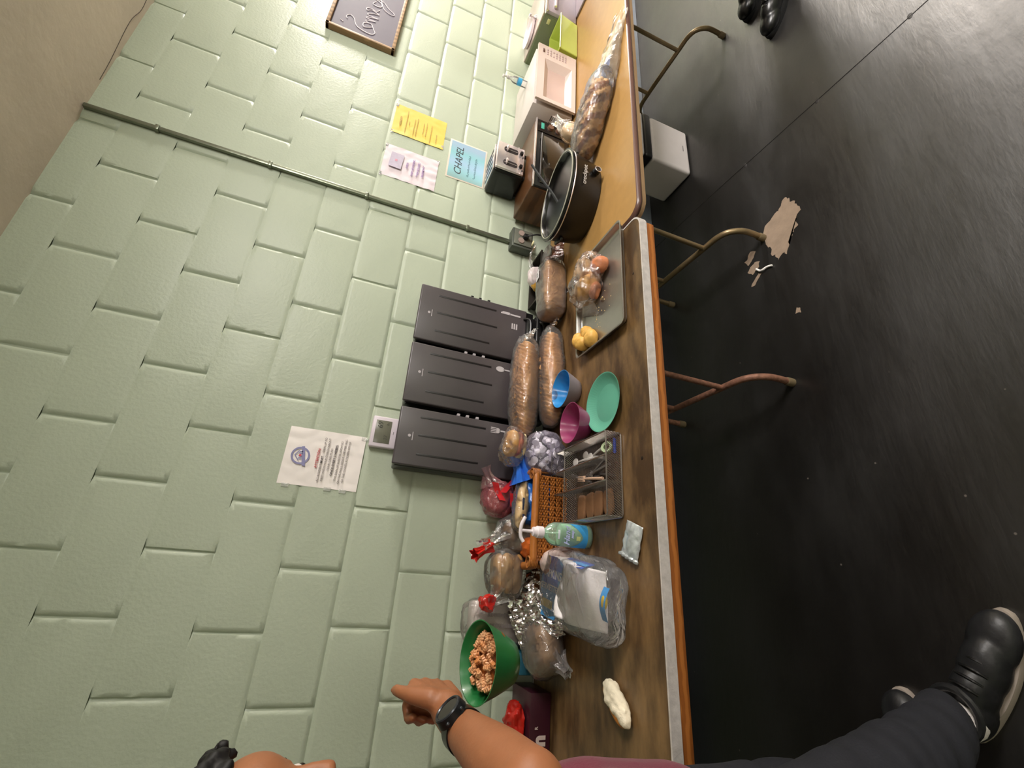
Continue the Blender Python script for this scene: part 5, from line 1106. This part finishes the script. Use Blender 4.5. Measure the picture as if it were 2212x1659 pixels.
J1 = dict(H=(-.944, -1.094, 1.578), f=(.87, .02, -.5), u=(.5, 0, .87), neck=(-1.02, -1.085, 1.44), shR=(-1.05, -1.25, 1.385), shL=(-1.06, -.93, 1.385), elR=(-.845, -1.262, 1.288), wrR=tuple(wr), elL=(-1.12, -.83, 1.12), wrL=tuple(lw),
          hipR=(-1.03, -1.14, .90), hipL=(-1.03, -1.0, .90), knR=(-.935, -1.11, .49), knL=(-1.02, -.96, .49), anR=(-.862, -1.055, .105), anL=(-1.06, -.90, .105), toeR=(-.63, -1.165, .03), toeL=(-.84, -.885, .03), chest_dir=(1, 0, 0), hem=0, cuff=.165, forelock=1,
          hands=[(wr, palm, fd, wd_, nr_, ((1.15, 1.55, .9), (1.15, 1.55, .9), (1.05, 1.5, .9), (.95, 1.4, .9)), (palm + wd_ * .046 - fd * .006 + nr_ * .004, palm + wd_ * .056 + fd * .020 + nr_ * .008, palm + wd_ * .06 + fd * .042 + nr_ * .012)),
                 (lw, lp, Vector((.1, 0, -1)).normalized(), Vector((1, 0, .1)).normalized(), Vector((0, 1, 0)), ((.3, .5, .4),) * 4, (lp + Vector((.035, .01, .0)), lp + Vector((.042, .018, -.03)), lp + Vector((.04, .024, -.052))))])
t, V, P = person('person', 'person in maroon shirt and dark trousers reaching out with a black wristwatch', J1, M_hair, M_shirt, M_pant, M_skin)
M_shu = mat('shoe_black', '#1c1c1e', rough=.42, var=.4, vs=18, bump=.2); M_sol = mat('shoe_sole_pale', '#9d9288', rough=.5, var=.1)
d_ = (Vector((-.625, -1.17, 0)) - Vector((-.90, -1.03, 0)))
sh = shoe(t, (-.905, -1.03, 0), (-.622, -1.165, 0), M_shu, M_sol, M_blk)
sh = shoe(t, (-1.10, -.905, 0), (-.835, -.885, 0), M_shu, M_sol, M_blk)
# wristwatch: strap round the wrist, round face towards the back of the hand
ax = (wr - Vector(J1['elR'])).normalized(); cn = wr - ax * .022
fn_ = Vector((.45, -.80, .40)); fn_ = (fn_ - ax * fn_.dot(ax)).normalized(); sd = ax.cross(fn_)
wt = thing('wristwatch', 'black wristwatch with a large round dark face on the outstretched wrist', 'watch', (0, 0, 0))
mb = MB(); W0 = []
for k in range(40):
    a = 2 * PI * k / 40
    for q, (o_, r_) in enumerate(((-.012, .0295), (-.012, .0322), (.012, .0322), (.012, .0295))): W0.append(cn + ax * o_ + (fn_ * math.cos(a) + sd * math.sin(a)) * (r_ + .0))
mb._add(W0, [(4 * k + q, 4 * k + (q + 1) % 4, 4 * ((k + 1) % 40) + (q + 1) % 4, 4 * ((k + 1) % 40) + q) for k in range(40) for q in range(4)]); mb.build('strap', M_blk, wt)
mb = MB(); c0 = cn + fn_ * .029; mb.cyl(c0, c0 + fn_ * .012, .0255, .0235, 32); cs = mb.build('watch_case', mat('watch_case_black', '#17181a', rough=.3, metal=.3), wt)
c1 = c0 + fn_ * .0122
MB().tube([c1 + (ax * math.cos(2 * PI * k / 32) + sd * math.sin(2 * PI * k / 32)) * .0205 for k in range(32)], .0028, 8, closed=True).build('bezel', mat('bezel_grey', '#3a3d42', rough=.25, metal=.6), cs)
mb = MB(); mb._add([c1 + fn_ * .0008 + (ax * math.cos(2 * PI * k / 32) + sd * math.sin(2 * PI * k / 32)) * .0195 for k in range(32)], [tuple(range(32))]); mb.build('watch_face', mat('watch_glass', '#1d0f10', rough=.06, spec=.8), cs)
for a in (.5, 2.6, 3.7, 5.8): q = c0 + fn_ * .006 + (ax * math.cos(a) + sd * math.sin(a)) * .0255; MB().sph(q, .003, 8, 6).build('button', MATS['bezel_grey'], cs)

# green bowl of pasta held in the hand
M_grn = mat('bowl_green', '#1d6b35', rough=.3, var=.06, coat=.2)
BPg = [(.040, 0), (.044, .002), (.054, .022), (.066, .05), (.075, .074), (.079, .082)]
bc = Vector((-.795, -.787, 1.133)); brot = (math.radians(11), math.radians(3), 0)
t = bowl('bowl', 'deep green plastic bowl of pasta held in the hand', 'bowl', tuple(bc), BPg, M_grn, M_grn, tilt=brot, group=None)
MR = Matrix.Translation(bc) @ Euler(brot).to_matrix().to_4x4()
M_pa = mat('pasta_orange', '#c98048', rough=.4, var=.3, vs=30, col2='#e2b184'); rnd = random.Random(12)
mb = MB(); mb.blob((0, 0, .045), (.06, .06, .018), 2.2, .004, 30, 2, seg=40, rings=16); mb.b.transform(MR); sauce = mb.build('pasta_sauce', mat('sauce_brown', '#8a4a1c', rough=.35, var=.3, vs=30), None)
tag(sauce, 'orange brown pasta with sauce filling the green bowl', 'pasta', kind='stuff')
mb = MB()
for k in range(60):
    a = rnd.uniform(0, 2 * PI); r_ = .055 * math.sqrt(rnd.random()); c_ = Vector((r_ * math.cos(a), r_ * math.sin(a), .062 + rnd.uniform(-.004, .007) + .006 * (1 - r_ / .055)))
    dr = Vector((rnd.uniform(-1, 1), rnd.uniform(-1, 1), rnd.uniform(-.3, .3))).normalized(); sd2 = dr.orthogonal().normalized(); u2 = dr.cross(sd2)
    pts = [MR @ (c_ + dr * (.017 * (q / 15 - .5)) + (sd2 * math.cos(q * 1.25) + u2 * math.sin(q * 1.25)) * .0038) for q in range(16)]
    mb.tube(pts, .0027, 5)
o = mb.build('pasta_spirals', M_pa, sauce)

# second person further down the room: only shoes and ankles are in the frame
def walk(px_, py_, yaw):
    c, s = math.cos(yaw), math.sin(yaw); T = lambda x, y, z: (px_ + c * x - s * y, py_ + s * x + c * y, z)
    lw = Vector(T(.02, .22, .86)); rw = Vector(T(.02, -.20, .88)); dn = Vector((0, 0, -1)); fw = Vector(T(1, 0, 0)) - Vector(T(0, 0, 0)); fw.z = 0
    def hd(w): p_ = w + Vector((0, 0, -.075)); return (w, p_, dn, fw, Vector((-s, c, 0)) * 1.0, ((.25, .4, .3),) * 4, (p_ + fw * .035, p_ + fw * .042 + dn * .03, p_ + fw * .04 + dn * .052))
    return dict(H=T(.04, 0, 1.66), f=fw + Vector((0, 0, -.1)), u=(0, 0, 1), neck=T(0, 0, 1.5), shR=T(0, -.17, 1.43), shL=T(0, .17, 1.43), elR=T(-.06, -.21, 1.14), elL=T(-.02, .22, 1.14), wrR=tuple(rw), wrL=tuple(lw),
        hipR=T(0, -.09, .93), hipL=T(0, .09, .93), knR=T(-.05, -.10, .5), knL=T(.12, .10, .5), anR=T(-.11, -.105, .105), anL=T(.155, .075, .105), toeR=T(.08, -.09, .03), toeL=T(.37, .09, .03), chest_dir=tuple(fw), hands=[hd(rw), hd(lw)], hem=0, cuff=.06), T
yw = math.radians(151)
J2, T2 = walk(2.30, -1.13, yw)
J2.update(anL=(2.12, -1.09, .105), anR=(2.412, -1.0, .105), toeL=(1.95, -.995, .03), toeR=(2.24, -.905, .03), knL=(2.165, -1.13, .5), knR=(2.32, -1.06, .5), sock='black')
t, V2, P2 = person('person', 'person in black shoes and dark trousers standing far down the floor', J2, mat('hair_brown', '#1d1411'), mat('charcoal_jersey', '#2b2a2e', rough=.9), mat('black_trousers', '#0e0d0f', rough=.85, bump=.2), mat('skin_tan', '#a87a5c', rough=.5, sss=.1))
M_s2 = mat('shoe_leather_black', '#0b0b0c', rough=.3, var=.1); M_s3 = mat('sole_black', '#101012', rough=.5)
shoe(t, (2.175, -1.125, 0), (1.925, -.985, 0), M_s2, M_s3, M_s2); shoe(t, (2.47, -1.035, 0), (2.215, -.895, 0), M_s2, M_s3, M_s2)
